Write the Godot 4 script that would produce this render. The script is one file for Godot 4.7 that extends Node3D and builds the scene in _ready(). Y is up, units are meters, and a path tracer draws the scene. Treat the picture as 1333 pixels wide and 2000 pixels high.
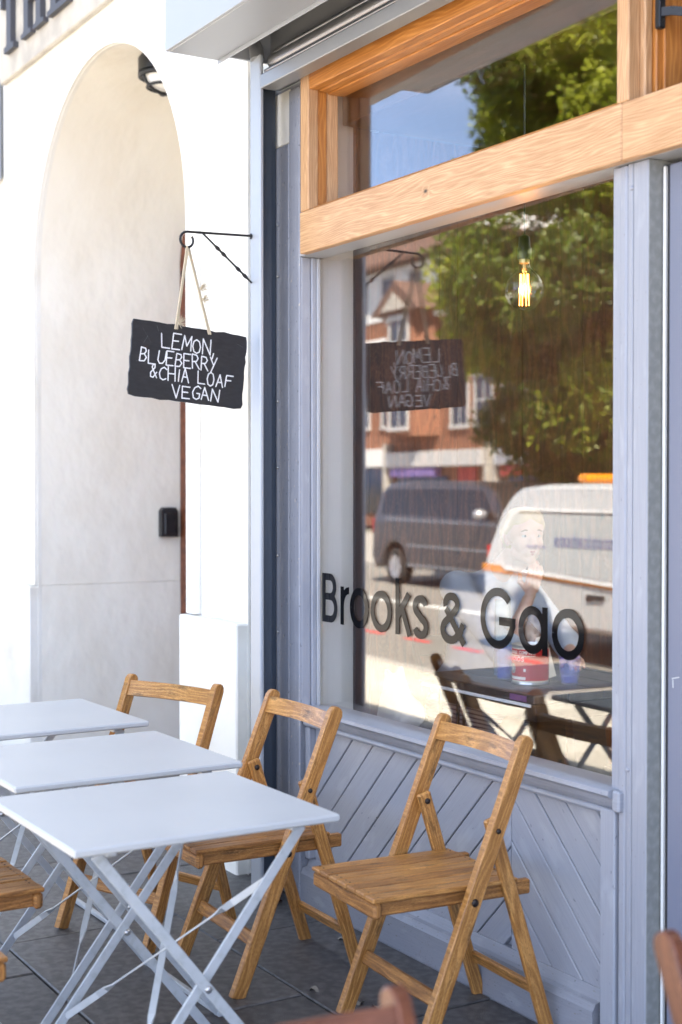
extends Node3D
# A café front on a shaded forecourt: the shop wall is the plane z = 0, the street lies at +z, x runs along the wall, y is up.

const GLASS_Z := -0.10
var rng := RandomNumberGenerator.new()
var M := {}
var names := {}


# ---------------------------------------------------------------- geometry
class G:
	var v := PackedVector3Array()
	var n := PackedVector3Array()
	var t := PackedVector2Array()

	func tri(a: Vector3, b: Vector3, c: Vector3, na: Vector3, nb: Vector3, nc: Vector3, ua := Vector2.ZERO, ub := Vector2.ZERO, uc := Vector2.ZERO) -> void:
		if (b - a).cross(c - a).dot(na + nb + nc) > 0.0:
			v.append(a); v.append(c); v.append(b)
			n.append(na); n.append(nc); n.append(nb)
			t.append(ua); t.append(uc); t.append(ub)
		else:
			v.append(a); v.append(b); v.append(c)
			n.append(na); n.append(nb); n.append(nc)
			t.append(ua); t.append(ub); t.append(uc)

	func quad(a: Vector3, b: Vector3, c: Vector3, d: Vector3, nn: Vector3, ua := Vector2.ZERO, ub := Vector2.ZERO, uc := Vector2.ZERO, ud := Vector2.ZERO) -> void:
		tri(a, b, c, nn, nn, nn, ua, ub, uc)
		tri(a, c, d, nn, nn, nn, ua, uc, ud)

	func mesh() -> ArrayMesh:
		var arr := []
		arr.resize(Mesh.ARRAY_MAX)
		arr[Mesh.ARRAY_VERTEX] = v
		arr[Mesh.ARRAY_NORMAL] = n
		arr[Mesh.ARRAY_TEX_UV] = t
		var m := ArrayMesh.new()
		m.add_surface_from_arrays(Mesh.PRIMITIVE_TRIANGLES, arr)
		return m

	# a box with chamfered edges; the grain (u) runs along its longest side
	func box(xf: Transform3D, size: Vector3, bev := 0.0, off := Vector2.ZERO, along := -1) -> void:
		var h := size * 0.5
		var b: float = min(bev, min(h.x, min(h.y, h.z)) * 0.9)
		var L := along
		if L < 0:
			L = 0
			if size.y > size[L]: L = 1
			if size.z > size[L]: L = 2
		var P := func(a: int, sx: int, sy: int, sz: int) -> Vector3:
			var p := Vector3(sx * (h.x - b), sy * (h.y - b), sz * (h.z - b))
			p[a] = [sx, sy, sz][a] * h[a]
			return p
		var UV := func(a: int, p: Vector3) -> Vector2:
			var o1 := (a + 1) % 3
			var o2 := (a + 2) % 3
			if a == L:
				return Vector2(p[o1] * 0.25, p[o2]) + off
			var o := o2 if o1 == L else o1
			return Vector2(p[L], p[o] + a * 0.13) + off
		for a in 3:
			for s in [-1, 1]:
				var q := []
				for k in [[-1, -1], [1, -1], [1, 1], [-1, 1]]:
					var sg := [0, 0, 0]
					sg[a] = s
					sg[(a + 1) % 3] = k[0]
					sg[(a + 2) % 3] = k[1]
					q.append(P.call(a, sg[0], sg[1], sg[2]))
				var nn := Vector3.ZERO
				nn[a] = s
				quad(xf * q[0], xf * q[1], xf * q[2], xf * q[3], (xf.basis * nn).normalized(), UV.call(a, q[0]), UV.call(a, q[1]), UV.call(a, q[2]), UV.call(a, q[3]))
		if b <= 0.0:
			return
		for c in 3:
			var a := (c + 1) % 3
			var d := (c + 2) % 3
			for s1 in [-1, 1]:
				for s2 in [-1, 1]:
					var q := []
					for e in [[a, -1], [a, 1], [d, 1], [d, -1]]:
						var sg := [0, 0, 0]
						sg[a] = s1
						sg[d] = s2
						sg[c] = e[1]
						q.append(P.call(e[0], sg[0], sg[1], sg[2]))
					var nn := Vector3.ZERO
					nn[a] = s1
					nn[d] = s2
					quad(xf * q[0], xf * q[1], xf * q[2], xf * q[3], (xf.basis * nn).normalized(), UV.call(a, q[0]), UV.call(a, q[1]), UV.call(a, q[2]), UV.call(a, q[3]))
		for sx in [-1, 1]:
			for sy in [-1, 1]:
				for sz in [-1, 1]:
					var nn := (xf.basis * Vector3(sx, sy, sz)).normalized()
					tri(xf * P.call(0, sx, sy, sz), xf * P.call(1, sx, sy, sz), xf * P.call(2, sx, sy, sz), nn, nn, nn, off, off, off)

	# box given by its two corners
	func slab(lo: Vector3, hi: Vector3, bev := 0.0, off := Vector2.ZERO, along := -1) -> void:
		box(Transform3D(Basis(), (lo + hi) * 0.5), hi - lo, bev, off, along)

	# a straight bar from p to q: width w along «side», thickness th across it
	func bar(p: Vector3, q: Vector3, side: Vector3, w: float, th: float, bev := 0.0, off := Vector2.ZERO) -> void:
		var x := (q - p).normalized()
		var y := (side - x * side.dot(x)).normalized()
		box(Transform3D(Basis(x, y, x.cross(y)), (p + q) * 0.5), Vector3(p.distance_to(q), w, th), bev, off, 0)

	func tube(pts: Array, rad: Array, sides := 8, caps := true, uvl := 1.0) -> void:
		var count := pts.size()
		var ref := Vector3.UP
		var rings := []
		var norms := []
		var len := 0.0
		var us := []
		var prev := Vector3.ZERO
		for i in count:
			var d: Vector3
			if i == 0: d = pts[1] - pts[0]
			elif i == count - 1: d = pts[i] - pts[i - 1]
			else: d = (pts[i + 1] - pts[i]).normalized() + (pts[i] - pts[i - 1]).normalized()
			d = d.normalized()
			if i == 0:
				ref = Vector3.UP if abs(d.y) < 0.9 else Vector3.RIGHT
				prev = (ref - d * ref.dot(d)).normalized()
			else:
				prev = (prev - d * prev.dot(d)).normalized()
				len += pts[i].distance_to(pts[i - 1])
			us.append(len * uvl)
			var bn := d.cross(prev)
			var r: float = rad[i] if i < rad.size() else rad[-1]
			var ring := []
			var nr := []
			for k in sides + 1:
				var a := TAU * k / sides
				var o := prev * cos(a) + bn * sin(a)
				ring.append(pts[i] + o * r)
				nr.append(o)
			rings.append(ring)
			norms.append(nr)
		for i in count - 1:
			for k in sides:
				var ua := Vector2(us[i], float(k) / sides * 0.2)
				var ub := Vector2(us[i + 1], float(k) / sides * 0.2)
				var dv := Vector2(0, 0.2 / sides)
				tri(rings[i][k], rings[i + 1][k], rings[i + 1][k + 1], norms[i][k], norms[i + 1][k], norms[i + 1][k + 1], ua, ub, ub + dv)
				tri(rings[i][k], rings[i + 1][k + 1], rings[i][k + 1], norms[i][k], norms[i + 1][k + 1], norms[i][k + 1], ua, ub + dv, ua + dv)
		if caps:
			for e in [0, count - 1]:
				var d: Vector3 = (pts[0] - pts[1]).normalized() if e == 0 else (pts[e] - pts[e - 1]).normalized()
				for k in sides:
					tri(pts[e], rings[e][k], rings[e][k + 1], d, d, d)

	# profile of (radius, height) pairs turned about the y axis of xf
	func lathe(prof: Array, segs: int, xf := Transform3D(), flat := false) -> void:
		var hgt := 0.0
		for i in prof.size() - 1:
			var a: Vector2 = prof[i]
			var b: Vector2 = prof[i + 1]
			var d := b - a
			if d.length() < 1e-6: continue
			var s0 := Vector2(d.y, -d.x).normalized()
			var sa := s0
			var sb := s0
			if not flat:
				if i > 0:
					var e: Vector2 = a - prof[i - 1]
					if e.length() > 1e-6 and e.normalized().dot(d.normalized()) > 0.6: sa = (s0 + Vector2(e.y, -e.x).normalized()).normalized()
				if i < prof.size() - 2:
					var e: Vector2 = prof[i + 2] - b
					if e.length() > 1e-6 and e.normalized().dot(d.normalized()) > 0.6: sb = (s0 + Vector2(e.y, -e.x).normalized()).normalized()
			for k in segs:
				var c0 := Vector3(cos(TAU * k / segs), 0, sin(TAU * k / segs))
				var c1 := Vector3(cos(TAU * (k + 1) / segs), 0, sin(TAU * (k + 1) / segs))
				var up := Vector3.UP
				var p := [xf * (c0 * a.x + up * a.y), xf * (c1 * a.x + up * a.y), xf * (c1 * b.x + up * b.y), xf * (c0 * b.x + up * b.y)]
				var q := [xf.basis * (c0 * sa.x + up * sa.y), xf.basis * (c1 * sa.x + up * sa.y), xf.basis * (c1 * sb.x + up * sb.y), xf.basis * (c0 * sb.x + up * sb.y)]
				for j in 4: q[j] = q[j].normalized()
				var u0 := float(k) / segs
				var u1 := float(k + 1) / segs
				var v0: float = hgt
				var v1: float = hgt + d.length()
				if a.x > 1e-6: tri(p[0], p[1], p[2], q[0], q[1], q[2], Vector2(u0, v0), Vector2(u1, v0), Vector2(u1, v1))
				if b.x > 1e-6: tri(p[0], p[2], p[3], q[0], q[2], q[3], Vector2(u0, v0), Vector2(u1, v1), Vector2(u0, v1))
			hgt += d.length()

	# polygon in the xy plane of xf pushed along its z from 0 to depth
	func extrude(poly: PackedVector2Array, depth: float, xf := Transform3D(), ends := true, round_deg := 0.0) -> void:
		var zv := Vector3(0, 0, depth)
		var nz := (xf.basis * Vector3(0, 0, signf(depth))).normalized()
		var cnt := poly.size()
		if ends:
			var ix := Geometry2D.triangulate_polygon(poly)
			for i in range(0, ix.size(), 3):
				var a := poly[ix[i]]
				var b := poly[ix[i + 1]]
				var c := poly[ix[i + 2]]
				var A := Vector3(a.x, a.y, 0)
				var B := Vector3(b.x, b.y, 0)
				var C := Vector3(c.x, c.y, 0)
				tri(xf * (A + zv), xf * (B + zv), xf * (C + zv), nz, nz, nz, a, b, c)
				tri(xf * A, xf * B, xf * C, -nz, -nz, -nz, a, b, c)
		var area := 0.0
		for i in cnt: area += poly[i].cross(poly[(i + 1) % cnt])
		var sg := 1.0 if area > 0 else -1.0
		var en := []
		for i in cnt:
			var d := poly[(i + 1) % cnt] - poly[i]
			en.append(Vector2(d.y, -d.x).normalized() * sg)
		var run := 0.0
		for i in cnt:
			var j := (i + 1) % cnt
			var a := Vector3(poly[i].x, poly[i].y, 0)
			var b := Vector3(poly[j].x, poly[j].y, 0)
			var na: Vector2 = en[i]
			var nb: Vector2 = en[i]
			if round_deg > 0.0:
				var pi_: Vector2 = en[(i - 1 + cnt) % cnt]
				var nx: Vector2 = en[j]
				if rad_to_deg(absf(pi_.angle_to(en[i]))) < round_deg: na = (pi_ + en[i]).normalized()
				if rad_to_deg(absf(nx.angle_to(en[i]))) < round_deg: nb = (nx + en[i]).normalized()
			var A := (xf.basis * Vector3(na.x, na.y, 0)).normalized()
			var B := (xf.basis * Vector3(nb.x, nb.y, 0)).normalized()
			var r1 := run + poly[i].distance_to(poly[j])
			tri(xf * a, xf * b, xf * (b + zv), A, B, B, Vector2(0, run), Vector2(0, r1), Vector2(depth, r1))
			tri(xf * a, xf * (b + zv), xf * (a + zv), A, B, A, Vector2(0, run), Vector2(depth, r1), Vector2(depth, run))
			run = r1

	func ball(c: Vector3, r: Vector3, segs := 12, rings := 8, xf := Basis()) -> void:
		for i in rings:
			var a0 := PI * i / rings
			var a1 := PI * (i + 1) / rings
			for k in segs:
				var b0 := TAU * k / segs
				var b1 := TAU * (k + 1) / segs
				var q := []
				for e in [[a0, b0], [a0, b1], [a1, b1], [a1, b0]]:
					q.append(Vector3(sin(e[0]) * cos(e[1]), cos(e[0]), sin(e[0]) * sin(e[1])))
				var p := []
				var nn := []
				var uv := []
				for e in q:
					p.append(c + xf * (e * r))
					nn.append((xf * (e / r)).normalized())
					uv.append(Vector2(atan2(e.z, e.x) / TAU, e.y * 0.5))
				if i > 0: tri(p[0], p[1], p[2], nn[0], nn[1], nn[2], uv[0], uv[1], uv[2])
				if i < rings - 1: tri(p[0], p[2], p[3], nn[0], nn[2], nn[3], uv[0], uv[2], uv[3])


# ---------------------------------------------------------------- nodes
func numbered(called: String) -> String:
	var k: int = names.get(called, 0)
	names[called] = k + 1
	return called if k == 0 else "%s_%03d" % [called, k]


func tag(o: Node3D, label: String, category: String, group := "") -> Node3D:
	o.set_meta("label", label)
	o.set_meta("category", category)
	if group: o.set_meta("group", group)
	return o


func thing(called: String, label: String, category: String, at := Vector3.ZERO, turn := 0.0, group := "") -> Node3D:
	var o := Node3D.new()
	o.name = numbered(called)
	add_child(o)
	o.position = at
	o.rotation.y = turn
	tag(o, label, category, group)
	return o


func put(called: String, m: Mesh, mat: Material, parent: Node) -> MeshInstance3D:
	var o := MeshInstance3D.new()
	o.name = called
	o.mesh = m
	o.material_override = null
	for s in m.get_surface_count():
		if m is PrimitiveMesh: (m as PrimitiveMesh).material = mat
		else: m.surface_set_material(s, mat)
	parent.add_child(o, true)
	return o


func obj(called: String, g: G, mat: Material, parent: Node) -> MeshInstance3D:
	return put(called, g.mesh(), mat, parent)


func top(called: String, g: G, mat: Material, label: String, category: String, group := "") -> MeshInstance3D:
	var o := obj(numbered(called), g, mat, self)
	tag(o, label, category, group)
	return o


func struct(called: String, g: G, mat: Material, parent: Node = null) -> MeshInstance3D:
	var o := obj(numbered(called) if parent == null else called, g, mat, parent if parent else self)
	if parent == null: o.set_meta("kind", "structure")
	return o


func ro() -> Vector2:
	return Vector2(rng.randf() * 1.6, rng.randf() * 0.37)


func V(x: float, y: float, z: float) -> Vector3:
	return Vector3(x, y, z)


# x along the wall: a frame whose z axis is the world x axis, x axis the world z axis
func run_x(x0: float) -> Transform3D:
	return Transform3D(Basis(V(0, 0, 1), V(0, 1, 0), V(1, 0, 0)), V(x0, 0, 0))


func pv(list: Array) -> PackedVector2Array:
	var p := PackedVector2Array()
	for i in range(0, list.size(), 2): p.append(Vector2(list[i], list[i + 1]))
	return p


# ---------------------------------------------------------------- materials
func lin(r: float, g: float, b: float) -> Color:
	return Color(r, g, b).linear_to_srgb()


func mat(key: String, c: Color, rough: float, metal := 0.0, spec := 0.5) -> StandardMaterial3D:
	var m := StandardMaterial3D.new()
	m.resource_name = key
	m.albedo_color = c
	m.roughness = rough
	m.metallic = metal
	m.metallic_specular = spec
	M[key] = m
	return m


func noise(freq: float, seed_: int, oct := 4, kind := FastNoiseLite.TYPE_SIMPLEX_SMOOTH) -> FastNoiseLite:
	var f := FastNoiseLite.new()
	f.noise_type = kind
	f.frequency = freq
	f.seed = seed_
	f.fractal_octaves = oct
	return f


func noise_tex(w: int, h: int, freq: float, seed_: int, stops: Array, oct := 5, bump := 0.0) -> NoiseTexture2D:
	var t := NoiseTexture2D.new()
	t.width = w
	t.height = h
	t.seamless = true
	t.noise = noise(freq, seed_, oct)
	if bump > 0.0:
		t.as_normal_map = true
		t.bump_strength = bump
	elif stops.size():
		var g := Gradient.new()
		g.offsets = PackedFloat32Array(stops.map(func(s): return s[0]))
		g.colors = PackedColorArray(stops.map(func(s): return s[1]))
		t.color_ramp = g
	return t


func relief(m: StandardMaterial3D, t: Texture2D, cm: float) -> void:
	m.heightmap_enabled = true
	m.heightmap_texture = t
	m.heightmap_scale = cm


func triplanar(m: StandardMaterial3D, s: Vector3) -> void:
	m.uv1_triplanar = true
	m.uv1_world_triplanar = true
	m.uv1_scale = s


func close_seam(im: Image, margin: int) -> void:
	var w := im.get_width()
	var h := im.get_height()
	for x in margin:
		var k := 0.5 + 0.5 * x / margin
		for y in h:
			var a := im.get_pixel(x, y)
			var b := im.get_pixel(w - 1 - x, y)
			im.set_pixel(x, y, b.lerp(a, k))
			im.set_pixel(w - 1 - x, y, a.lerp(b, k))


# grain runs along u; knots are [u, v, size]
func wood_image(w: int, h: int, dark: Color, light: Color, rings: float, warp: float, streak: float, knots: Array, seed_: int, stain := 0.0) -> Image:
	var im := Image.create(w, h, false, Image.FORMAT_RGB8)
	var n1 := noise(1.0, seed_, 3)
	var n2 := noise(1.0, seed_ + 7, 2)
	var n3 := noise(1.0, seed_ + 13, 4)
	for y in h:
		var fv := float(y) / h
		for x in w:
			var fu := float(x) / w
			var off := n1.get_noise_2d(fu * 2.2, fv * 3.0) * warp
			var pull := 0.0
			for k in knots:
				var dx: float = (fu - k[0]) * 3.2
				var dy: float = fv - k[1]
				var r2: float = (dx * dx + dy * dy) / (k[2] * k[2])
				off += exp(-r2 * 0.5) * 0.35 * signf(dy) * (1.0 - exp(-absf(dy) * 60.0))
				pull = max(pull, exp(-r2 * 3.0))
			var ring := 0.5 + 0.5 * sin((fv + off * 0.3) * rings * TAU)
			ring = ring * ring
			var fine := n2.get_noise_2d(fu * 14.0, fv * 260.0) * 0.5 + 0.5
			var blot := n3.get_noise_2d(fu * 5.0, fv * 5.0) * 0.5 + 0.5
			var k2: float = clampf(0.28 + 0.4 * ring + (fine - 0.5) * streak + (blot - 0.5) * 0.55, 0.0, 1.0)
			var c := dark.lerp(light, k2)
			if stain > 0.0: c = c.lerp(dark.darkened(0.5), clampf((blot - 0.66) * 5.0, 0, 1) * stain)
			c = c.lerp(dark.darkened(0.72), pull)
			if stain > 0.0:
				var fl := n2.get_noise_2d(fu * 90.0 + 40.0, fv * 120.0)
				if fl > 0.30: c = c.lerp(light.lightened(0.22), clampf((fl - 0.30) * 3.0, 0, 0.55) * clampf(blot * 2.2 - 0.5, 0, 1))
				elif fl < -0.42: c = c.lerp(dark.darkened(0.35), clampf((-fl - 0.42) * 3.0, 0, 0.6))
			im.set_pixel(x, y, c)
	close_seam(im, 40)
	return im


func tex(im: Image) -> ImageTexture:
	im.generate_mipmaps()
	return ImageTexture.create_from_image(im)


func grained(key: String, im: Image, scale: Vector2, rough: float, bump := 0.03) -> StandardMaterial3D:
	var m := mat(key, Color.WHITE, rough)
	var t := tex(im)
	m.albedo_texture = t
	m.uv1_scale = V(scale.x, scale.y, 1)
	if bump > 0.0: relief(m, t, bump)
	return m


func speckled(key: String, a: Color, b: Color, freq: float, s: float, rough: float, seed_: int, bump := 0.0, bump_freq := 0.2) -> StandardMaterial3D:
	var m := mat(key, Color.WHITE, rough)
	m.albedo_texture = noise_tex(512, 512, freq, seed_, [[0.0, a], [0.35, a.lerp(b, 0.35)], [0.62, b], [1.0, b.lightened(0.08)]], 6)
	triplanar(m, V(s, s, s))
	if bump > 0.0:
		relief(m, noise_tex(512, 512, bump_freq, seed_ + 3, [], 4), bump)
	return m


# gloss paint with brush streaks along u, pale scuffs and small chips
func paint_image(base: Color, chip: Color, seed_: int, chips := 0.5) -> Image:
	var im := Image.create(512, 512, false, Image.FORMAT_RGB8)
	var n1 := noise(1.0, seed_, 2)
	var n2 := noise(1.0, seed_ + 5, 4)
	var n3 := noise(1.0, seed_ + 9, 3)
	for y in 512:
		for x in 512:
			var u := x / 512.0
			var v := y / 512.0
			var s := n1.get_noise_2d(u * 6.0, v * 150.0)
			var b := n2.get_noise_2d(u * 7.0, v * 7.0)
			var c := n3.get_noise_2d(u * 46.0, v * 46.0)
			var col := base.lightened(0.05 * s + 0.0) if s > 0 else base.darkened(-0.05 * s)
			col = col.lerp(base.lightened(0.35), clampf(b * 0.8 - 0.22, 0.0, 0.22))
			if c > 1.0 - chips: col = col.lerp(chip, clampf((c - 1.0 + chips) * 14.0, 0, 1))
			elif c < -1.0 + chips * 0.92: col = col.lerp(base.darkened(0.5), clampf((-c - 1.0 + chips) * 10.0, 0, 0.9))
			im.set_pixel(x, y, col)
	close_seam(im, 40)
	return im


func make_materials() -> void:
	grained("oak", wood_image(1024, 512, Color(0.645, 0.485, 0.335), Color(0.825, 0.675, 0.52), 30.0, 0.35, 1.25, [[0.42, 0.35, 0.03], [0.8, 0.7, 0.025]], 3), Vector2(0.6, 3.4), 0.5, 0.02)
	grained("oak_orange", wood_image(512, 512, Color(0.60, 0.37, 0.155), Color(0.79, 0.545, 0.28), 20.0, 0.4, 1.1, [], 8), Vector2(0.6, 3.2), 0.42, 0.03)
	grained("chair_wood", wood_image(1024, 512, Color(0.52, 0.34, 0.15), Color(0.83, 0.61, 0.345), 16.0, 0.4, 1.0, [], 21, 0.8), Vector2(0.8, 3.6), 0.42, 0.05)
	grained("chair_wood_dark", wood_image(1024, 512, Color(0.43, 0.27, 0.115), Color(0.76, 0.54, 0.29), 16.0, 0.4, 1.0, [], 35, 0.95), Vector2(0.8, 3.6), 0.5, 0.06)
	grained("chair_wood_red", wood_image(512, 512, Color(0.30, 0.15, 0.09), Color(0.50, 0.29, 0.18), 14.0, 0.8, 0.8, [], 41, 0.6), Vector2(0.7, 2.6), 0.4, 0.04)
	grained("plank_wood", wood_image(1024, 512, Color(0.22, 0.11, 0.05), Color(0.44, 0.25, 0.12), 6.0, 1.2, 0.9, [[0.15, 0.3, 0.03], [0.42, 0.62, 0.035], [0.63, 0.2, 0.025], [0.85, 0.75, 0.035]], 52, 0.3), Vector2(0.5, 2.0), 0.6, 0.04)
	grained("dark_wood", wood_image(512, 512, Color(0.10, 0.045, 0.025), Color(0.25, 0.12, 0.065), 6.0, 1.0, 0.8, [[0.4, 0.5, 0.05]], 61), Vector2(0.5, 2.0), 0.5, 0.04)
	grained("table_wood", wood_image(512, 512, Color(0.16, 0.145, 0.14), Color(0.36, 0.335, 0.32), 6.0, 1.0, 0.9, [], 66, 0.6), Vector2(0.7, 2.0), 0.45, 0.04)

	var lav := Color(0.572, 0.582, 0.618)
	var p := grained("frame_paint", paint_image(lav, Color(0.47, 0.42, 0.40), 71, 0.30), Vector2(0.7, 1.9), 0.38, 0.05)
	p.metallic_specular = 0.55
	grained("pilaster_paint", paint_image(lav.darkened(0.07), Color(0.72, 0.66, 0.6), 77, 0.42), Vector2(0.6, 1.7), 0.4, 0.12)
	grained("board_paint", paint_image(lav.lightened(0.03), Color(0.50, 0.47, 0.47), 83, 0.33), Vector2(0.6, 1.5), 0.34, 0.04)
	grained("base_paint", paint_image(lav.darkened(0.05), Color(0.45, 0.42, 0.38), 89, 0.40), Vector2(0.9, 2.2), 0.45, 0.15)
	mat("pale_frame", lin(0.36, 0.365, 0.385), 0.35)
	mat("door_paint", lin(0.16, 0.175, 0.235), 0.38)
	mat("white_strip", lin(0.72, 0.72, 0.70), 0.5)
	mat("rubber", lin(0.02, 0.02, 0.022), 0.7)
	speckled("render_grey", Color(0.50, 0.505, 0.495), Color(0.54, 0.545, 0.535), 0.02, 3.0, 0.9, 91)
	mat("reveal_white", lin(0.50, 0.53, 0.53), 0.6)
	mat("steel_grey", lin(0.30, 0.305, 0.315), 0.36, 0.5)
	mat("steel_light", lin(0.36, 0.385, 0.42), 0.4, 0.2)
	mat("rail_shaded", lin(0.055, 0.07, 0.095), 0.4, 0.3)  # rail grey darkened to carry the shade in the slot
	mat("slat_metal", lin(0.30, 0.30, 0.31), 0.3, 0.8)
	mat("fascia_paint", lin(0.315, 0.335, 0.37), 0.35)
	mat("iron", lin(0.018, 0.019, 0.022), 0.45, 0.3)
	mat("bolt", lin(0.025, 0.018, 0.016), 0.45, 0.5)
	mat("rivet", lin(0.45, 0.45, 0.46), 0.3, 0.9)
	mat("glass", Color(1, 1, 1, 0.0), 0.0).transparency = BaseMaterial3D.TRANSPARENCY_ALPHA
	mat("glass_inner", Color(1, 1, 1, 0.0), 0.0, 0.0, 0.37).transparency = BaseMaterial3D.TRANSPARENCY_ALPHA
	mat("vinyl", lin(0.004, 0.004, 0.005), 0.03, 0.0, 0.33)

	var st := mat("stucco", Color.WHITE, 0.85)
	st.albedo_texture = noise_tex(512, 512, 0.006, 101, [[0.0, Color(0.82, 0.80, 0.755)], [0.5, Color(0.875, 0.865, 0.835)], [1.0, Color(0.895, 0.89, 0.87)]], 6)
	triplanar(st, V(0.6, 0.6, 0.6))
	relief(st, noise_tex(512, 512, 0.03, 104, [], 5), 0.25)
	var sc := mat("stucco_cream", Color.WHITE, 0.85)
	sc.albedo_texture = noise_tex(512, 512, 0.008, 111, [[0.0, Color(0.88, 0.855, 0.80)], [0.45, Color(0.895, 0.875, 0.83)], [0.6, Color(0.905, 0.888, 0.845)], [1.0, Color(0.91, 0.895, 0.855)]], 6)
	triplanar(sc, V(0.5, 0.35, 0.5))
	relief(sc, noise_tex(512, 512, 0.03, 114, [], 5), 0.3)
	speckled("stone_band", Color(0.64, 0.615, 0.58), Color(0.72, 0.695, 0.65), 0.01, 0.8, 0.85, 121)
	mat("letter_grey", lin(0.055, 0.055, 0.065), 0.6)
	speckled("brown_door", Color(0.30, 0.15, 0.08), Color(0.42, 0.22, 0.12), 0.02, 2.0, 0.5, 125)

	for k in 3:
		speckled("slab_%d" % k, [Color(0.25, 0.243, 0.243), Color(0.27, 0.262, 0.26), Color(0.235, 0.23, 0.231)][k], [Color(0.345, 0.337, 0.335), Color(0.37, 0.36, 0.355), Color(0.325, 0.319, 0.318)][k], 0.02, 2.2, 0.48, 131 + k * 5, 0.18, 0.25)
		speckled("flag_%d" % k, [Color(0.70, 0.67, 0.61), Color(0.73, 0.71, 0.66), Color(0.67, 0.645, 0.59)][k], [Color(0.80, 0.775, 0.72), Color(0.82, 0.80, 0.75), Color(0.775, 0.75, 0.70)][k], 0.03, 1.5, 0.85, 151 + k * 5)
	mat("joint_dark", lin(0.05, 0.048, 0.045), 0.95)
	mat("joint_pale", lin(0.26, 0.24, 0.20), 0.95)
	speckled("kerb_stone", Color(0.58, 0.56, 0.53), Color(0.70, 0.68, 0.65), 0.05, 1.5, 0.8, 171)
	speckled("asphalt", Color(0.47, 0.45, 0.425), Color(0.55, 0.53, 0.505), 0.04, 0.7, 0.9, 175)
	mat("road_white", lin(0.78, 0.78, 0.75), 0.7)
	mat("road_red", lin(0.62, 0.03, 0.025), 0.7)
	speckled("earth", Color(0.44, 0.42, 0.37), Color(0.52, 0.50, 0.45), 0.02, 0.2, 0.95, 181)

	var tw := mat("table_white", lin(0.44, 0.455, 0.47), 0.42)
	tw.albedo_texture = noise_tex(512, 512, 0.004, 191, [[0.0, Color(0.985, 0.985, 0.986)], [0.6, Color(1, 1, 1)], [1.0, Color(1, 1, 1)]], 5)
	triplanar(tw, V(1.3, 1.3, 1.3))
	var tl := mat("table_steel", lin(0.46, 0.49, 0.52), 0.42, 0.1)
	tl.albedo_texture = noise_tex(256, 256, 0.03, 195, [[0.0, Color(0.90, 0.90, 0.885)], [0.4, Color(0.98, 0.98, 0.98)], [1.0, Color(1, 1, 1)]], 5)
	triplanar(tl, V(3, 3, 3))

	mat("wall_dark", lin(0.10, 0.085, 0.075), 0.9)
	mat("wall_cream", lin(0.62, 0.59, 0.52), 0.9)
	var op := mat("opal", lin(0.8, 0.8, 0.78), 0.5)
	op.backlight_enabled = true
	op.backlight = Color(1, 1, 1)
	mat("floor_dark", lin(0.30, 0.24, 0.17), 0.6)
	mat("black_metal", lin(0.015, 0.016, 0.018), 0.4, 0.2)
	mat("black_wood", lin(0.02, 0.018, 0.017), 0.5)
	mat("skin", lin(0.62, 0.40, 0.31), 0.5)
	M.skin.subsurf_scatter_enabled = true
	M.skin.subsurf_scatter_strength = 0.15
	var dn := mat("shirt", Color.WHITE, 0.9)
	dn.albedo_texture = noise_tex(256, 256, 0.2, 201, [[0.0, Color(0.60, 0.67, 0.77)], [1.0, Color(0.80, 0.85, 0.91)]], 4)
	triplanar(dn, V(6, 6, 6))
	mat("hair", lin(0.52, 0.38, 0.20), 0.55)
	mat("lips", lin(0.42, 0.12, 0.12), 0.4)
	mat("eye_white", lin(0.45, 0.43, 0.42), 0.3)
	mat("eye_dark", lin(0.03, 0.035, 0.05), 0.2)
	mat("brow", lin(0.22, 0.14, 0.08), 0.7)
	var sk := mat("striped", Color.WHITE, 0.9)
	var si := Image.create(8, 64, false, Image.FORMAT_RGB8)
	for y in 64:
		for x in 8: si.set_pixel(x, y, Color(0.80, 0.79, 0.84) if y % 32 < 20 else Color(0.34, 0.30, 0.44))
	sk.albedo_texture = tex(si)
	triplanar(sk, V(10, 28, 10))
	mat("bag_film", Color(0.95, 0.97, 1.0, 0.34), 0.3).transparency = BaseMaterial3D.TRANSPARENCY_ALPHA
	mat("linen_white", lin(0.78, 0.79, 0.80), 0.9)
	mat("tin_metal", lin(0.62, 0.62, 0.60), 0.3, 0.8)
	mat("card", lin(0.85, 0.85, 0.83), 0.8)
	mat("tumbler", Color(0.45, 0.55, 1.0, 0.10), 0.05).transparency = BaseMaterial3D.TRANSPARENCY_ALPHA
	mat("carafe_glass", Color(0.55, 0.80, 0.85, 0.12), 0.05).transparency = BaseMaterial3D.TRANSPARENCY_ALPHA
	mat("water_blue", Color(0.10, 0.14, 0.65, 0.45), 0.1).transparency = BaseMaterial3D.TRANSPARENCY_ALPHA
	mat("brass", lin(0.45, 0.36, 0.16), 0.35, 0.9)
	var fil := mat("filament", lin(1.0, 0.55, 0.18), 0.5)
	fil.emission_enabled = true
	fil.emission = Color(1.0, 0.62, 0.26)
	fil.emission_energy_multiplier = 2.2

	mat("van_white", lin(0.66, 0.68, 0.69), 0.25).clearcoat_enabled = true
	mat("van_dark", lin(0.035, 0.028, 0.028), 0.22).clearcoat_enabled = true
	mat("van_panel", lin(0.52, 0.55, 0.56), 0.25)
	mat("car_glass", lin(0.012, 0.013, 0.014), 0.06)
	mat("tyre", lin(0.02, 0.02, 0.02), 0.85)
	mat("rim", lin(0.45, 0.44, 0.45), 0.35, 0.7)
	mat("stripe_orange", lin(0.85, 0.30, 0.005), 0.4)
	mat("text_blue", lin(0.01, 0.04, 0.30), 0.5)
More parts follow.
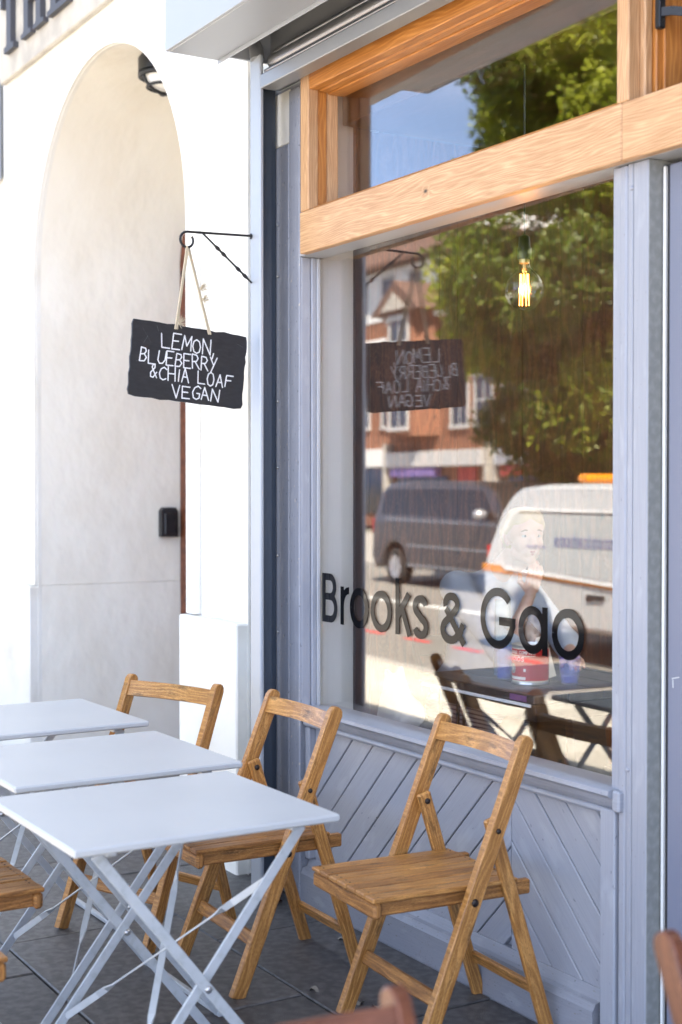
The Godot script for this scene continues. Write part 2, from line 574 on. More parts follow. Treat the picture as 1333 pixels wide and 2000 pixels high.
	mat("amber", lin(0.85, 0.28, 0.01), 0.2)
	mat("lamp_red", lin(0.4, 0.01, 0.01), 0.2)
	mat("trim_black", lin(0.02, 0.02, 0.022), 0.5)
	mat("silver", lin(0.6, 0.6, 0.62), 0.3, 0.6)

	var br := mat("brick", Color.WHITE, 0.9)
	var bi := Image.create(256, 256, false, Image.FORMAT_RGB8)
	var bn := noise(0.9, 211, 2)
	for y in 256:
		for x in 256:
			var row := y / 16
			var col := (x + (16 if row % 2 else 0)) / 32
			var c := Color(0.45, 0.27, 0.19).lerp(Color(0.57, 0.36, 0.26), bn.get_noise_2d(col * 9.1, row * 5.3) * 0.5 + 0.5)
			if y % 16 < 2 or (x + (16 if row % 2 else 0)) % 32 < 2: c = Color(0.62, 0.54, 0.46)
			bi.set_pixel(x, y, c)
	br.albedo_texture = tex(bi)
	triplanar(br, V(0.55, 0.8, 0.55))
	mat("trim_white", lin(0.78, 0.77, 0.74), 0.6)
	mat("sash_white", lin(0.52, 0.51, 0.49), 0.5)
	mat("house_glass", lin(0.03, 0.035, 0.04), 0.08)
	speckled("roof_tile", Color(0.33, 0.25, 0.21), Color(0.45, 0.34, 0.29), 0.04, 0.8, 0.8, 221)
	mat("shop_board", lin(0.55, 0.54, 0.52), 0.6)
	mat("shop_purple", lin(0.20, 0.14, 0.36), 0.6)
	mat("shop_red", lin(0.42, 0.05, 0.04), 0.6)
	mat("bark", lin(0.10, 0.075, 0.055), 0.9)
	var lf := mat("leaf", lin(1, 1, 1), 0.45)
	lf.vertex_color_use_as_albedo = true
	lf.backlight_enabled = true
	lf.backlight = Color(0.8, 0.8, 0.8)
	lf.cull_mode = BaseMaterial3D.CULL_DISABLED


func _ready() -> void:
	rng.seed = 20
	# camera
	var cam := Camera3D.new()
	cam.name = "camera"
	add_child(cam)
	cam.position = V(0, 1.5, 2.5)
	cam.rotation = V(deg_to_rad(-0.979), deg_to_rad(90.0 - 30.994), 0)
	cam.keep_aspect = Camera3D.KEEP_HEIGHT
	var lens := CameraAttributesPhysical.new()
	lens.frustum_focal_length = 33.0
	lens.frustum_focus_distance = 4.5
	lens.frustum_near = 0.05
	lens.frustum_far = 1500.0
	lens.exposure_aperture = 1.8
	lens.exposure_shutter_speed = 100.0
	cam.attributes = lens
	cam.fov = rad_to_deg(2.0 * atan(1000.0 / 2750.0))
	cam.near = 0.05
	cam.far = 1500.0
	cam.current = true
	# sky
	var env := Environment.new()
	env.background_mode = Environment.BG_SKY
	var sm := ProceduralSkyMaterial.new()
	sm.sky_top_color = lin(0.12, 0.155, 0.22)
	sm.sky_horizon_color = lin(0.36, 0.54, 0.92)
	sm.sky_curve = 0.16
	sm.ground_bottom_color = lin(0.12, 0.11, 0.10)
	sm.ground_horizon_color = lin(0.28, 0.30, 0.32)
	sm.sun_angle_max = 3.0
	sm.sky_cover = noise_tex(1024, 512, 0.006, 231, [[0.0, Color(1, 1, 1, 0)], [0.42, Color(1, 1, 1, 0)], [0.60, Color(1, 1, 1, 0.8)], [1.0, Color(1, 1, 1, 1)]], 6)
	sm.sky_cover_modulate = Color(0.55, 0.54, 0.53, 1)
	var sky := Sky.new()
	sky.sky_material = sm
	env.sky = sky
	env.background_energy_multiplier = 1.0
	env.tonemap_mode = Environment.TONE_MAPPER_LINEAR
	env.tonemap_exposure = 7.3
	env.sdfgi_enabled = true
	env.ssao_enabled = true
	env.ssil_enabled = true
	var we := WorldEnvironment.new()
	we.name = "environment"
	we.environment = env
	add_child(we)
	# sun: behind the shops, to the right
	var sun := DirectionalLight3D.new()
	sun.name = "sun"
	sun.light_color = Color(1.0, 0.955, 0.89)
	sun.light_energy = 1.6
	sun.light_angular_distance = 0.5
	sun.shadow_enabled = true
	add_child(sun)
	sun.look_at_from_position(V(0.59, 0.743, -0.314) * 50.0, Vector3.ZERO)

	make_materials()
	ground()
	shop_building()
	white_building()
	shopfront()
	shutter()
	lettering()
	interior()
	street()
	tables_and_chairs()
	hanging_sign()
	small_things()


# ---------------------------------------------------------------- ground
func ground() -> void:
	var g := G.new()
	g.slab(V(-400, -0.30, -200), V(400, -0.16, 400))
	struct("ground", g, M.earth)
	# dark private forecourt, slab by slab
	g = G.new()
	g.slab(V(-16, -0.15, -1.0), V(9, -0.022, 2.05))
	var fc := struct("forecourt", g, M.joint_dark)
	var z0 := 0.0
	var row := 0
	for d in [0.46, 0.62, 0.55, 0.42]:
		var x := -15.9 - 0.31 * (row % 2)
		while x < 0.4:
			var w := 0.9
			var s := G.new()
			s.slab(V(x + 0.003, -0.12, z0 + 0.003), V(x + w - 0.003, rng.randf_range(-0.002, 0.002), z0 + d - 0.003), 0.004)
			struct("slab", s, M["slab_%d" % rng.randi_range(0, 2)], fc)
			x += w
		z0 += d
		row += 1
	g = G.new()
	g.slab(V(-9.4, -0.1, -0.95), V(-4.4, 0.0, -0.002), 0.003)
	struct("porch_step", g, M.slab_0, fc)
	# pale public pavement in the sun
	g = G.new()
	g.slab(V(-90, -0.15, 2.052), V(40, -0.012, 3.50))
	var pm := struct("pavement", g, M.joint_pale)
	var zz := 2.056
	for r in 2:
		var x := -13.5 - 0.4 * (r % 2)
		while x < -3.5:
			var s := G.new()
			s.slab(V(x + 0.004, -0.1, zz + 0.004), V(x + 0.896, rng.randf_range(-0.002, 0.003), zz + 0.716), 0.004)
			struct("flagstone", s, M["flag_%d" % rng.randi_range(0, 2)], pm)
			x += 0.9
		zz += 0.721
	g = G.new()
	g.slab(V(-90, -0.1, 2.056), V(-13.95, 0, 3.498))
	g.slab(V(-3.0, -0.1, 2.056), V(40, 0, 3.498))
	struct("paving", g, M.flag_0, pm)
	g = G.new()
	for k in 60:
		g.slab(V(-50 + k * 0.92, -0.2, 3.502), V(-50 + k * 0.92 + 0.912, 0.002, 3.64), 0.012)
	var kb := struct("kerb", g, M.kerb_stone)
	kb.set_meta("kind", "structure")
	g = G.new()
	g.slab(V(-150, -0.155, 3.642), V(60, -0.12, 11.2))
	var road := struct("road", g, M.asphalt)
	g = G.new()
	g.slab(V(-60, -0.1195, 7.45), V(-6, -0.116, 7.63))
	struct("lane_line", g, M.road_white, road)
	for k in 10:
		g = G.new()
		g.slab(V(-17.0 + k * 1.0, -0.1195, 5.16), V(-16.5 + k * 1.0, -0.116, 5.25))
		struct("red_dash", g, M.road_red, road)
	g = G.new()
	g.slab(V(-150, -0.2, 11.202), V(60, 0.0, 20.0))
	struct("far_pavement", g, M.kerb_stone)


# ---------------------------------------------------------------- the shop's masonry (also what shades the forecourt)
func shop_building() -> void:
	var t := thing("shop_building", "two-storey shop building above and behind the grey café front", "building")
	var add := func(called: String, lo: Vector3, hi: Vector3, m: Material) -> void:
		var g := G.new()
		g.slab(lo, hi)
		obj(called, g, m, t)
	add.call("upper_wall", V(-4.858, 3.10, -0.34), V(11.0, 5.15, -0.02), M.stucco)
	add.call("side_wall", V(2.6, 0, -0.34), V(11.0, 3.098, -0.02), M.stucco)
	add.call("brick_pier", V(-1.55, 0, -0.34), V(-1.2, 3.098, -0.02), M.stucco)
	add.call("added_window_riser", V(-1.199, 0, -0.30), V(2.599, 0.65, -0.04), M.pale_frame)  # low wall under the added, unseen window
	add.call("pier", V(-4.855, 0, -0.238), V(-4.47, 3.098, -0.0125), M.reveal_white)
	add.call("front_roof", V(-12.2, 5.152, -1.6), V(11.0, 5.30, 0.05), M.roof_tile)
	add.call("upper_back_wall", V(-12.0, 3.22, -1.6), V(11.0, 5.15, -1.5), M.stucco)
	add.call("back_wall", V(-12.0, 0, -5.2), V(11.0, 3.098, -5.0), M.wall_dark)
	add.call("end_wall", V(10.8, 0, -5.0), V(11.0, 5.15, -0.342), M.wall_cream)
	add.call("room_side_wall", V(3.2, 0.022, -4.998), V(3.4, 3.098, -0.342), M.wall_cream)
	add.call("ceiling", V(-5.7, 3.10, -1.75), V(3.6, 3.215, -0.342), M.dark_wood)
	add.call("rear_roof", V(-5.7, 3.10, -5.2), V(3.6, 3.215, -4.4), M.wall_cream)
	add.call("rear_roof", V(-5.7, 3.10, -4.398), V(-4.3, 3.215, -1.752), M.wall_cream)
	add.call("rear_roof", V(0.4, 3.10, -4.398), V(3.6, 3.215, -1.752), M.wall_cream)
	add.call("added_rooflight", V(-4.35, 3.217, -4.45), V(0.45, 3.222, -1.70), M.opal)  # unseen opal sheet, added to brighten the room and the seated person
	add.call("floor", V(-5.6, -0.1, -4.998), V(3.198, 0.02, -0.02), M.floor_dark)
	var g2 := G.new()
	g2.slab(V(-1.198, 0.652, -0.16), V(2.598, 3.05, -0.155))
	obj("added_window_pane", g2, M.glass, t)  # unseen window, added to let more daylight into the room


func arc(c: Vector2, r: float, a0: float, a1: float, seg: int) -> Array:
	var out := []
	for i in seg + 1:
		var a := deg_to_rad(lerpf(a0, a1, float(i) / seg))
		out.append(c + Vector2(cos(a), sin(a)) * r)
	return out


# ---------------------------------------------------------------- white rendered building with the arched porch
func white_building() -> void:
	var t := thing("white_building", "white rendered building with tall round-arched porch beside the café", "building")
	var c := Vector2(-6.3625, 2.62)
	var r := 0.9625
	var poly := PackedVector2Array([Vector2(-12, -0.05), Vector2(c.x - r, -0.05)])
	for p in arc(c, r, 180, 0, 40): poly.append(p)
	poly.append_array(PackedVector2Array([Vector2(c.x + r, -0.05), Vector2(-4.862, -0.05), Vector2(-4.862, 5.15), Vector2(-12, 5.15)]))
	var g := G.new()
	g.extrude(poly, -0.02, Transform3D(), true, 20)
	obj("wall", g, M.stucco, t)
	g = G.new()
	g.slab(V(-5.349, -0.05, -0.30), V(-4.862, 5.15, -0.0205))
	obj("pier_core", g, M.stucco, t)
	# porch mass behind the front face: the far jamb carries two fine joints
	for e in [[-0.0205, -0.90]]:
		poly = PackedVector2Array([Vector2(-12, -0.05), Vector2(c.x - r, -0.05)])
		for y in [0.974, 2.66]: poly.append_array(PackedVector2Array([Vector2(c.x - r, y - 0.002), Vector2(c.x - r - 0.004, y), Vector2(c.x - r, y + 0.002)]))
		poly.remove_at(poly.size() - 1)
		poly.remove_at(poly.size() - 1)
		poly.remove_at(poly.size() - 1)
		for p in arc(c, r, 180, 0, 40): poly.append(p)
		poly.append_array(PackedVector2Array([Vector2(c.x + r, -0.05), Vector2(-5.35, -0.05), Vector2(-5.35, 5.15), Vector2(-12, 5.15)]))
		g = G.new()
		g.extrude(poly, e[1] - e[0], Transform3D(Basis(), V(0, 0, e[0])), true, 20)
		obj("porch_wall", g, M.stucco_cream, t)
	# raised arch band with a rounded outer bead
	poly = PackedVector2Array([Vector2(c.x - r - 0.005, 0.976)])
	for p in arc(c, r + 0.004, 180, 0, 40): poly.append(p)
	poly.append(Vector2(c.x + r + 0.004, 0.976))
	poly.append(Vector2(c.x + r + 0.095, 0.976))
	for p in arc(c, r + 0.095, 0, 180, 40): poly.append(p)
	poly.append(Vector2(c.x - r - 0.095, 0.976))
	g = G.new()
	g.extrude(poly, 0.016, Transform3D(Basis(), V(0, 0, 0.001)), true, 20)
	obj("arch_band", g, M.stucco, t)
	var pts := [V(c.x - r - 0.098, 0.98, 0.006)]
	for p in arc(c, r + 0.098, 180, 0, 40): pts.append(V(p.x, p.y, 0.006))
	pts.append(V(c.x + r + 0.098, 0.98, 0.006))
	g = G.new()
	g.tube(pts, [0.021], 8)
	obj("arch_bead", g, M.stucco, t)
	# plinths
	for e in [[-12.0, -7.327], [-5.398, -4.864]]:
		g = G.new()
		g.slab(V(e[0], -0.02, -0.02), V(e[1], 0.972, 0.05), 0.006)
		obj("plinth", g, M.stucco, t)
	g = G.new()
	g.slab(V(-12, 0, -1.05), V(-5.36, 5.15, -0.902))
	obj("porch_back", g, M.stucco_cream, t)
	g = G.new()
	for e in [[-7.32, -7.24], [-5.49, -5.41]]:
		g.slab(V(e[0], 0, -0.90), V(e[1], 2.93, -0.83), 0.006)
	g.slab(V(-7.32, 2.85, -0.898), V(-5.41, 2.93, -0.835), 0.006)
	obj("door_frame", g, M.brown_door, t)
	g = G.new()
	g.slab(V(-7.24, 2.66, -0.90), V(-5.49, 2.72, -0.80), 0.008)
	obj("door_transom", g, M.trim_black, t)
	g = G.new()
	g.slab(V(-7.238, 0.01, -0.895), V(-5.492, 2.65, -0.865))
	var dr := obj("door", g, M.brown_door, t)
	for e in [[0.25, 1.0], [1.15, 2.45]]:
		for s in [-7.05, -6.25]:
			g = G.new()
			g.slab(V(s, e[0], -0.866), V(s + 0.62, e[1], -0.850), 0.012)
			obj("door_panel", g, M.brown_door, dr)
	# stone fascia band and its letters
	g = G.new()
	g.slab(V(-7.845, 3.776, 0.001), V(-5.2, 4.75, 0.035), 0.006)
	obj("fascia_band", g, M.stone_band, t)
	var f := SystemFont.new()
	f.font_names = PackedStringArray(["Droid Serif"])
	f.font_weight = 700
	var x := -7.745
	for ch in ["T", "H", "E"]:
		var tm := TextMesh.new()
		tm.text = ch
		tm.font = f
		tm.font_size = 64
		tm.depth = 0.03
		tm.curve_step = 2.0
		var bb := tm.get_aabb()
		var o := put("letter", tm, M.letter_grey, t)
		var w: float = {"T": 0.30, "H": 0.36, "E": 0.30}[ch]
		o.scale = V(w / bb.size.x, 0.36 / bb.size.y, 1)
		o.position = V(x, 3.90, 0.051) - V(bb.position.x * o.scale.x, bb.position.y * o.scale.y, 0)
		x += w + 0.06
	g = G.new()
	g.ball(V(-6.42, 3.86, 0.036), V(0.012, 0.012, 0.006), 8, 5)
	obj("fixing_screw", g, M.iron, t)

	# things fixed to it
	var s := thing("wall_sign", "grey metal sign panel at the far left edge of the white wall", "sign", V(-8.285, 3.54, 0.04))
	g = G.new()
	g.box(Transform3D(), V(0.80, 0.58, 0.05), 0.006)
	obj("sign_panel", g, M.steel_light, s)
	for yy in [-0.25, 0.0, 0.25]:
		g = G.new()
		g.ball(V(0.38, yy, 0.026), V(0.012, 0.012, 0.008), 8, 5)
		obj("screw", g, M.iron, s)
	var l := thing("porch_lamp", "black caged bulkhead lamp under the crown of the white arch", "lamp", V(-6.28, 3.572, -0.29))
	g = G.new()
	g.lathe([Vector2(0, 0.01), Vector2(0.12, 0.01), Vector2(0.135, -0.01), Vector2(0.135, -0.075), Vector2(0.115, -0.085), Vector2(0, -0.085)], 24)
	obj("housing", g, M.iron, l)
	g = G.new()
	g.ball(V(0, -0.085, 0), V(0.105, 0.075, 0.105), 20, 10)
	obj("glass_dome", g, M.card, l)
	g = G.new()
	for a in [0.0, PI / 2]:
		var q := []
		for k in 13:
			var b := PI * k / 12.0
			q.append(V(cos(a) * cos(b) * 0.118, -0.085 - sin(b) * 0.09, sin(a) * cos(b) * 0.118))
		g.tube(q, [0.008], 6)
	var ring := []
	for k in 25: ring.append(V(cos(TAU * k / 24) * 0.092, -0.143, sin(TAU * k / 24) * 0.092))
	g.tube(ring, [0.007], 6)
	var ring2 := []
	for k in 25: ring2.append(V(cos(TAU * k / 24) * 0.125, -0.09, sin(TAU * k / 24) * 0.125))
	g.tube(ring2, [0.013], 6)
	obj("cage", g, M.iron, l)
	var kb := thing("key_safe", "small black key safe box on the porch jamb below the hanging slate", "key safe", V(-7.322, 1.31, -0.75))
	poly = PackedVector2Array([Vector2(-0.05, -0.085), Vector2(0.05, -0.085), Vector2(0.05, 0.06), Vector2(0.036, 0.08), Vector2(-0.036, 0.08), Vector2(-0.05, 0.06)])
	g = G.new()
	g.extrude(poly, 0.045, Transform3D(Basis(V(0, 0, -1), V(0, 1, 0), V(1, 0, 0)), Vector3.ZERO), true, 0)
	obj("box_body", g, M.trim_black, kb)
	g = G.new()
	g.slab(V(0.0451, -0.07, -0.034), V(0.056, 0.05, 0.034), 0.006)
	obj("box_cover", g, M.iron, kb)


# the big pane is set about two degrees off the line of the wall
func zg(x: float) -> float:
	return -0.085 + 0.0314 * (x + 4.4)


func pane(x0: float, x1: float, y0: float, y1: float, back: float, thick := 0.005) -> G:
	var a := V(x0, 0, zg(x0) - back)
	var b := V(x1, 0, zg(x1) - back)
	var x := (b - a).normalized()
	var g := G.new()
	g.box(Transform3D(Basis(x, Vector3.UP, x.cross(Vector3.UP)), (a + b) * 0.5 + V(0, (y0 + y1) * 0.5, 0)), V(a.distance_to(b), y1 - y0, thick))
	return g


func shopfront() -> void:
	var t := thing("cafe_shopfront", "grey painted café front with a big window framed in honey oak above", "shopfront")
	var bx := func(called: String, lo: Vector3, hi: Vector3, m: Material, bev := 0.003, along := -1, parent: Node = t) -> MeshInstance3D:
		var g := G.new()
		g.slab(lo, hi, bev, ro(), along)
		return obj(called, g, m, parent)
	# pilaster at the left
	var pl = bx.call("pilaster", V(-4.69, 0.0, -0.06), V(-4.455, 2.97, -0.012), M.pilaster_paint, 0.0)
	bx.call("pilaster_board", V(-4.685, 0.0, -0.012), V(-4.534, 2.76, 0.0), M.pilaster_paint, 0.003, -1, pl)
	bx.call("pilaster_board", V(-4.530, 0.0, -0.013), V(-4.452, 2.95, 0.002), M.pilaster_paint, 0.004, -1, pl)
	bx.call("bare_render_patch", V(-4.68, 2.765, -0.012), V(-4.534, 2.96, -0.005), M.stucco_cream, 0.004, -1, pl)
	for y in [2.475, 2.285, 1.822, 1.576, 1.249, 0.964]:
		var g := G.new()
		g.ball(V(-4.612, y, 0.004), V(0.006, 0.006, 0.005), 8, 6)
		obj("screw", g, M.rivet, pl)
	# window frame: mouldings, head, stops
	bx.call("frame_jamb", V(-4.466, 0.70, -0.045), V(-4.450, 2.335, -0.006), M.frame_paint)
	bx.call("frame_jamb", V(-4.466, 0.70, -0.066), V(-4.444, 2.335, -0.046), M.frame_paint)
	bx.call("glazing_bead", V(-4.468, 0.70, -0.084), V(-4.442, 2.335, -0.067), M.pale_frame, 0.004)
	bx.call("frame_head", V(-4.466, 2.336, -0.10), V(-2.72, 2.40, -0.002), M.pale_frame)
	bx.call("frame_head", V(-2.719, 2.335, -0.14), V(-1.55, 2.40, -0.002), M.pale_frame)
	# the big window and of the light above it
	var w := obj("main_window", pane(-4.462, -2.795, 0.702, 2.337, 0.0, 0.003), M.glass, t)
	obj("inner_pane", pane(-4.462, -2.795, 0.702, 2.337, 0.0036, 0.003), M.glass_inner, w)
	var w2 := obj("transom_window", pane(-4.40, -2.70, 2.485, 2.93, 0.012, 0.003), M.glass, t)
	obj("inner_pane", pane(-4.40, -2.70, 2.485, 2.93, 0.0156, 0.003), M.glass_inner, w2)
	# oak transom beam in two lengths, and the oak frame of the upper light
	var bm = bx.call("transom_beam", V(-4.395, 2.334, 0.0), V(-2.7215, 2.481, 0.032), M.oak, 0.003)
	bx.call("transom_beam", V(-2.7205, 2.3335, 0.0), V(-1.5, 2.4815, 0.0315), M.oak, 0.003)
	bx.call("beam_core", V(-4.395, 2.402, -0.13), V(-1.5, 2.478, -0.001), M.oak_orange, 0.0)
	bx.call("weather_sill", V(-4.335, 2.479, -0.08), V(-2.735, 2.494, 0.012), M.oak_orange, 0.004, -1, bm)
	var os = bx.call("oak_stile", V(-4.394, 2.483, -0.01), V(-4.336, 2.972, 0.03), M.oak, 0.003)
	bx.call("stile_step", V(-4.396, 2.483, -0.05), V(-4.340, 2.97, -0.0105), M.oak_orange, 0.005, -1, os)
	bx.call("glazing_stop", V(-4.397, 2.483, -0.099), V(-4.345, 2.968, -0.0515), M.oak, 0.003, -1, os)
	var oh = bx.call("oak_head", V(-4.3355, 2.906, -0.012), V(-1.5, 2.972, 0.028), M.oak_orange, 0.003)
	bx.call("head_step", V(-4.3395, 2.903, -0.052), V(-1.5, 2.97, -0.0125), M.oak_orange, 0.005, -1, oh)
	bx.call("glazing_stop", V(-4.3445, 2.90, -0.12), V(-1.5, 2.968, -0.0535), M.oak_orange, 0.003, -1, oh)
	var op = bx.call("oak_post", V(-2.745, 2.483, -0.012), V(-2.700, 2.9055, 0.028), M.oak, 0.003)
	bx.call("post_step", V(-2.744, 2.484, -0.04), V(-2.684, 2.896, -0.0125), M.oak, 0.004, -1, op)
	bx.call("post_return", V(-2.744, 2.484, -0.11), V(-2.672, 2.889, -0.0405), M.oak_orange, 0.003, -1, op)
	bx.call("post_lining", V(-2.6715, 2.484, -0.19), V(-2.662, 2.889, -0.06), M.oak_orange, 0.002, -1, op)
	# sill
	var g := G.new()
	g.extrude(pv([-0.14, 0.66, -0.14, 0.702, -0.09, 0.704, 0.012, 0.712, 0.02, 0.708, 0.022, 0.697, 0.016, 0.690, 0.004, 0.687, 0.0, 0.678, -0.006, 0.664, -0.012, 0.660, -0.016, 0.655, -0.06, 0.655]), 1.675, run_x(-4.451), true, 50)
	var sl := obj("window_sill", g, M.frame_paint, t)
	g = G.new()
	var bead := []
	for i in 13:
		var a := PI * 1.1 * i / 12.0 - PI * 0.55
		bead.append_array([-0.024 + cos(a) * 0.013, 0.6445 + sin(a) * 0.0105])
	bead.append_array([-0.06, 0.636, -0.06, 0.653])
	g.extrude(pv(bead), 1.618, run_x(-4.447), true, 60)
	obj("bead_moulding", g, M.frame_paint, sl)
	g = G.new()
	g.slab(V(-2.776, 0.655, -0.05), V(-2.748, 0.711, 0.010), 0.005)
	obj("sill_end", g, M.frame_paint, sl)
	# stall riser: backing, frame and diagonal boards meeting at a seam
	var rs = bx.call("stall_riser", V(-4.45, 0.10, -0.20), V(-2.75, 0.66, -0.0625), M.board_paint, 0.0)
	bx.call("riser_stile", V(-4.448, 0.1525, -0.06), V(-4.418, 0.633, -0.018), M.board_paint, 0.005, -1, rs)
	bx.call("riser_stile", V(-2.858, 0.1525, -0.06), V(-2.832, 0.633, -0.024), M.board_paint, 0.006, -1, rs)
	bx.call("riser_stile", V(-2.8315, 0.0, -0.06), V(-2.775, 0.655, 0.0), M.board_paint, 0.004, -1, rs)
	var half := [pv([-4.417, 0.14, -3.2695, 0.14, -3.2695, 0.64, -4.417, 0.64]), pv([-3.2665, 0.14, -2.858, 0.14, -2.858, 0.64, -3.2665, 0.64])]
	for side in 2:
		for k in range(-10, 14):
			var c := -4.167 + 0.1335 * k
			var e := 0.0028
			var q: PackedVector2Array
			if side == 0: q = pv([c + e - 0.7, 0.618 - 0.7, c + 0.1335 - e - 0.7, 0.618 - 0.7, c + 0.1335 - e + 0.3, 0.918, c + e + 0.3, 0.918])
			else:
				c = -3.15 + 0.1335 * k
				q = pv([c + e + 0.7, 0.618 - 0.7, c + 0.1335 - e + 0.7, 0.618 - 0.7, c + 0.1335 - e - 0.3, 0.918, c + e - 0.3, 0.918])
			for piece in Geometry2D.intersect_polygons(q, half[side]):
				var area := 0.0
				for i in piece.size(): area += piece[i].cross(piece[(i + 1) % piece.size()]) * 0.5
				if absf(area) < 0.0008: continue
				var inner := Geometry2D.offset_polygon(piece, -0.0022)
				if inner.is_empty(): continue
				g = G.new()
				var zf := -0.045 + rng.randf_range(-0.0012, 0.0012)
				g.extrude(piece, 0.0135, Transform3D(Basis(), V(0, 0, -0.0615)), false)
				# front face with eased arris
				var ip: PackedVector2Array = inner[0]
				var tr := Geometry2D.triangulate_polygon(ip)
				var rot := 0.785 if side == 0 else -0.785
				var of := ro()
				var uvf := func(p: Vector2) -> Vector2: return p.rotated(-rot) + of
				for i in range(0, tr.size(), 3):
					var a := ip[tr[i]]
					var b := ip[tr[i + 1]]
					var d := ip[tr[i + 2]]
					g.tri(V(a.x, a.y, zf), V(b.x, b.y, zf), V(d.x, d.y, zf), Vector3.BACK, Vector3.BACK, Vector3.BACK, uvf.call(a), uvf.call(b), uvf.call(d))
				if ip.size() == piece.size():
					# match each inner corner to the nearest outer one
					for i in piece.size():
						var p0 := piece[i]
						var p1 := piece[(i + 1) % piece.size()]
						var q0 := ip[0]
						var q1 := ip[0]
						for z in ip:
							if z.distance_to(p0) < q0.distance_to(p0): q0 = z
							if z.distance_to(p1) < q1.distance_to(p1): q1 = z
						var o := Vector2(p1.y - p0.y, p0.x - p1.x).normalized() * signf(area)
						g.quad(V(p0.x, p0.y, -0.0475), V(p1.x, p1.y, -0.0475), V(q1.x, q1.y, zf), V(q0.x, q0.y, zf), V(o.x, o.y, 0.9).normalized(), uvf.call(p0), uvf.call(p1), uvf.call(q1), uvf.call(q0))
				obj("riser_board", g, M.board_paint, rs)
	g = G.new()
	g.extrude(pv([-0.15, -0.03, 0.0, -0.03, 0.001, 0.10, -0.006, 0.108, -0.010, 0.118, -0.026, 0.122, -0.030, 0.128, -0.040, 0.150, -0.15, 0.150]), 1.590, run_x(-4.448), true, 40)
	obj("base_moulding", g, M.base_paint, rs)
	# mullion between window and door
	bx.call("mullion", V(-2.80, 0.0, -0.16), V(-2.668, 2.335, -0.028), M.frame_paint, 0.0)
	bx.call("mullion_stop", V(-2.803, 0.70, -0.034), V(-2.770, 2.334, -0.014), M.frame_paint, 0.003)
	bx.call("mullion_stop", V(-2.7695, 0.0, -0.034), V(-2.744, 2.334, -0.007), M.frame_paint, 0.005)
	bx.call("mullion_board", V(-2.7425, 0.0, -0.034), V(-2.7235, 2.334, -0.010), M.frame_paint, 0.002)
	bx.call("mullion_board", V(-2.7215, 0.0, -0.034), V(-2.667, 2.334, -0.0095), M.frame_paint, 0.003)
	bx.call("door_stop", V(-2.6675, 0.0, -0.10), V(-2.6655, 2.334, -0.012), M.render_grey, 0.0)
	for e in [[-2.728, 2.27], [-2.735, 0.77]]:
		g = G.new()
		g.lathe([Vector2(0.0, 0.004), Vector2(0.004, 0.0035), Vector2(0.0065, 0.001), Vector2(0.007, -0.003)], 12, Transform3D(Basis(V(1, 0, 0), V(0, 0, 1), V(0, -1, 0)), V(e[0], e[1], -0.009)))
		obj("screw_head", g, M.frame_paint, t)
	# door at the right edge
	bx.call("weather_strip", V(-2.660, 0.03, -0.09), V(-2.6515, 2.318, -0.052), M.white_strip, 0.003)
	bx.call("rubber_seal", V(-2.6655, 0.02, -0.10), V(-2.632, 2.32, -0.062), M.rubber, 0.0)
	var dr = bx.call("door", V(-2.634, 0.02, -0.095), V(-1.70, 2.318, -0.048), M.door_paint, 0.005)
	g = G.new()
	g.bar(V(-2.615, 1.018, -0.0472), V(-2.590, 1.024, -0.0472), Vector3.UP, 0.0018, 0.0012)
	g.bar(V(-2.612, 1.016, -0.0472), V(-2.611, 0.995, -0.0472), Vector3.RIGHT, 0.0015, 0.0012)
	obj("paint_scratch", g, M.white_strip, dr)
	bx.call("door_jamb", V(-1.699, 0.0, -0.14), V(-1.555, 2.334, 0.0), M.frame_paint, 0.004)
	# iron stay above the door
	g = G.new()
	var q := []
	for k in 9: q.append(V(-2.645 + 0.028 * k, 2.70 - 0.0028 * k * k, -0.03 - 0.012 * k))
	for k in 8: g.bar(q[k], q[k + 1], V(0, 1, 0), 0.022, 0.006)
	g.slab(V(-2.661, 2.66, -0.045), V(-2.642, 2.78, -0.022), 0.003)
	obj("fanlight_stay", g, M.iron, t)
	g = G.new()
	g.bar(V(-2.55, 2.49, -0.45), V(-2.2, 2.85, -0.5), V(0, 1, 0), 0.07, 0.04, 0.004)
	obj("fanlight_brace", g, M.dark_wood, t)


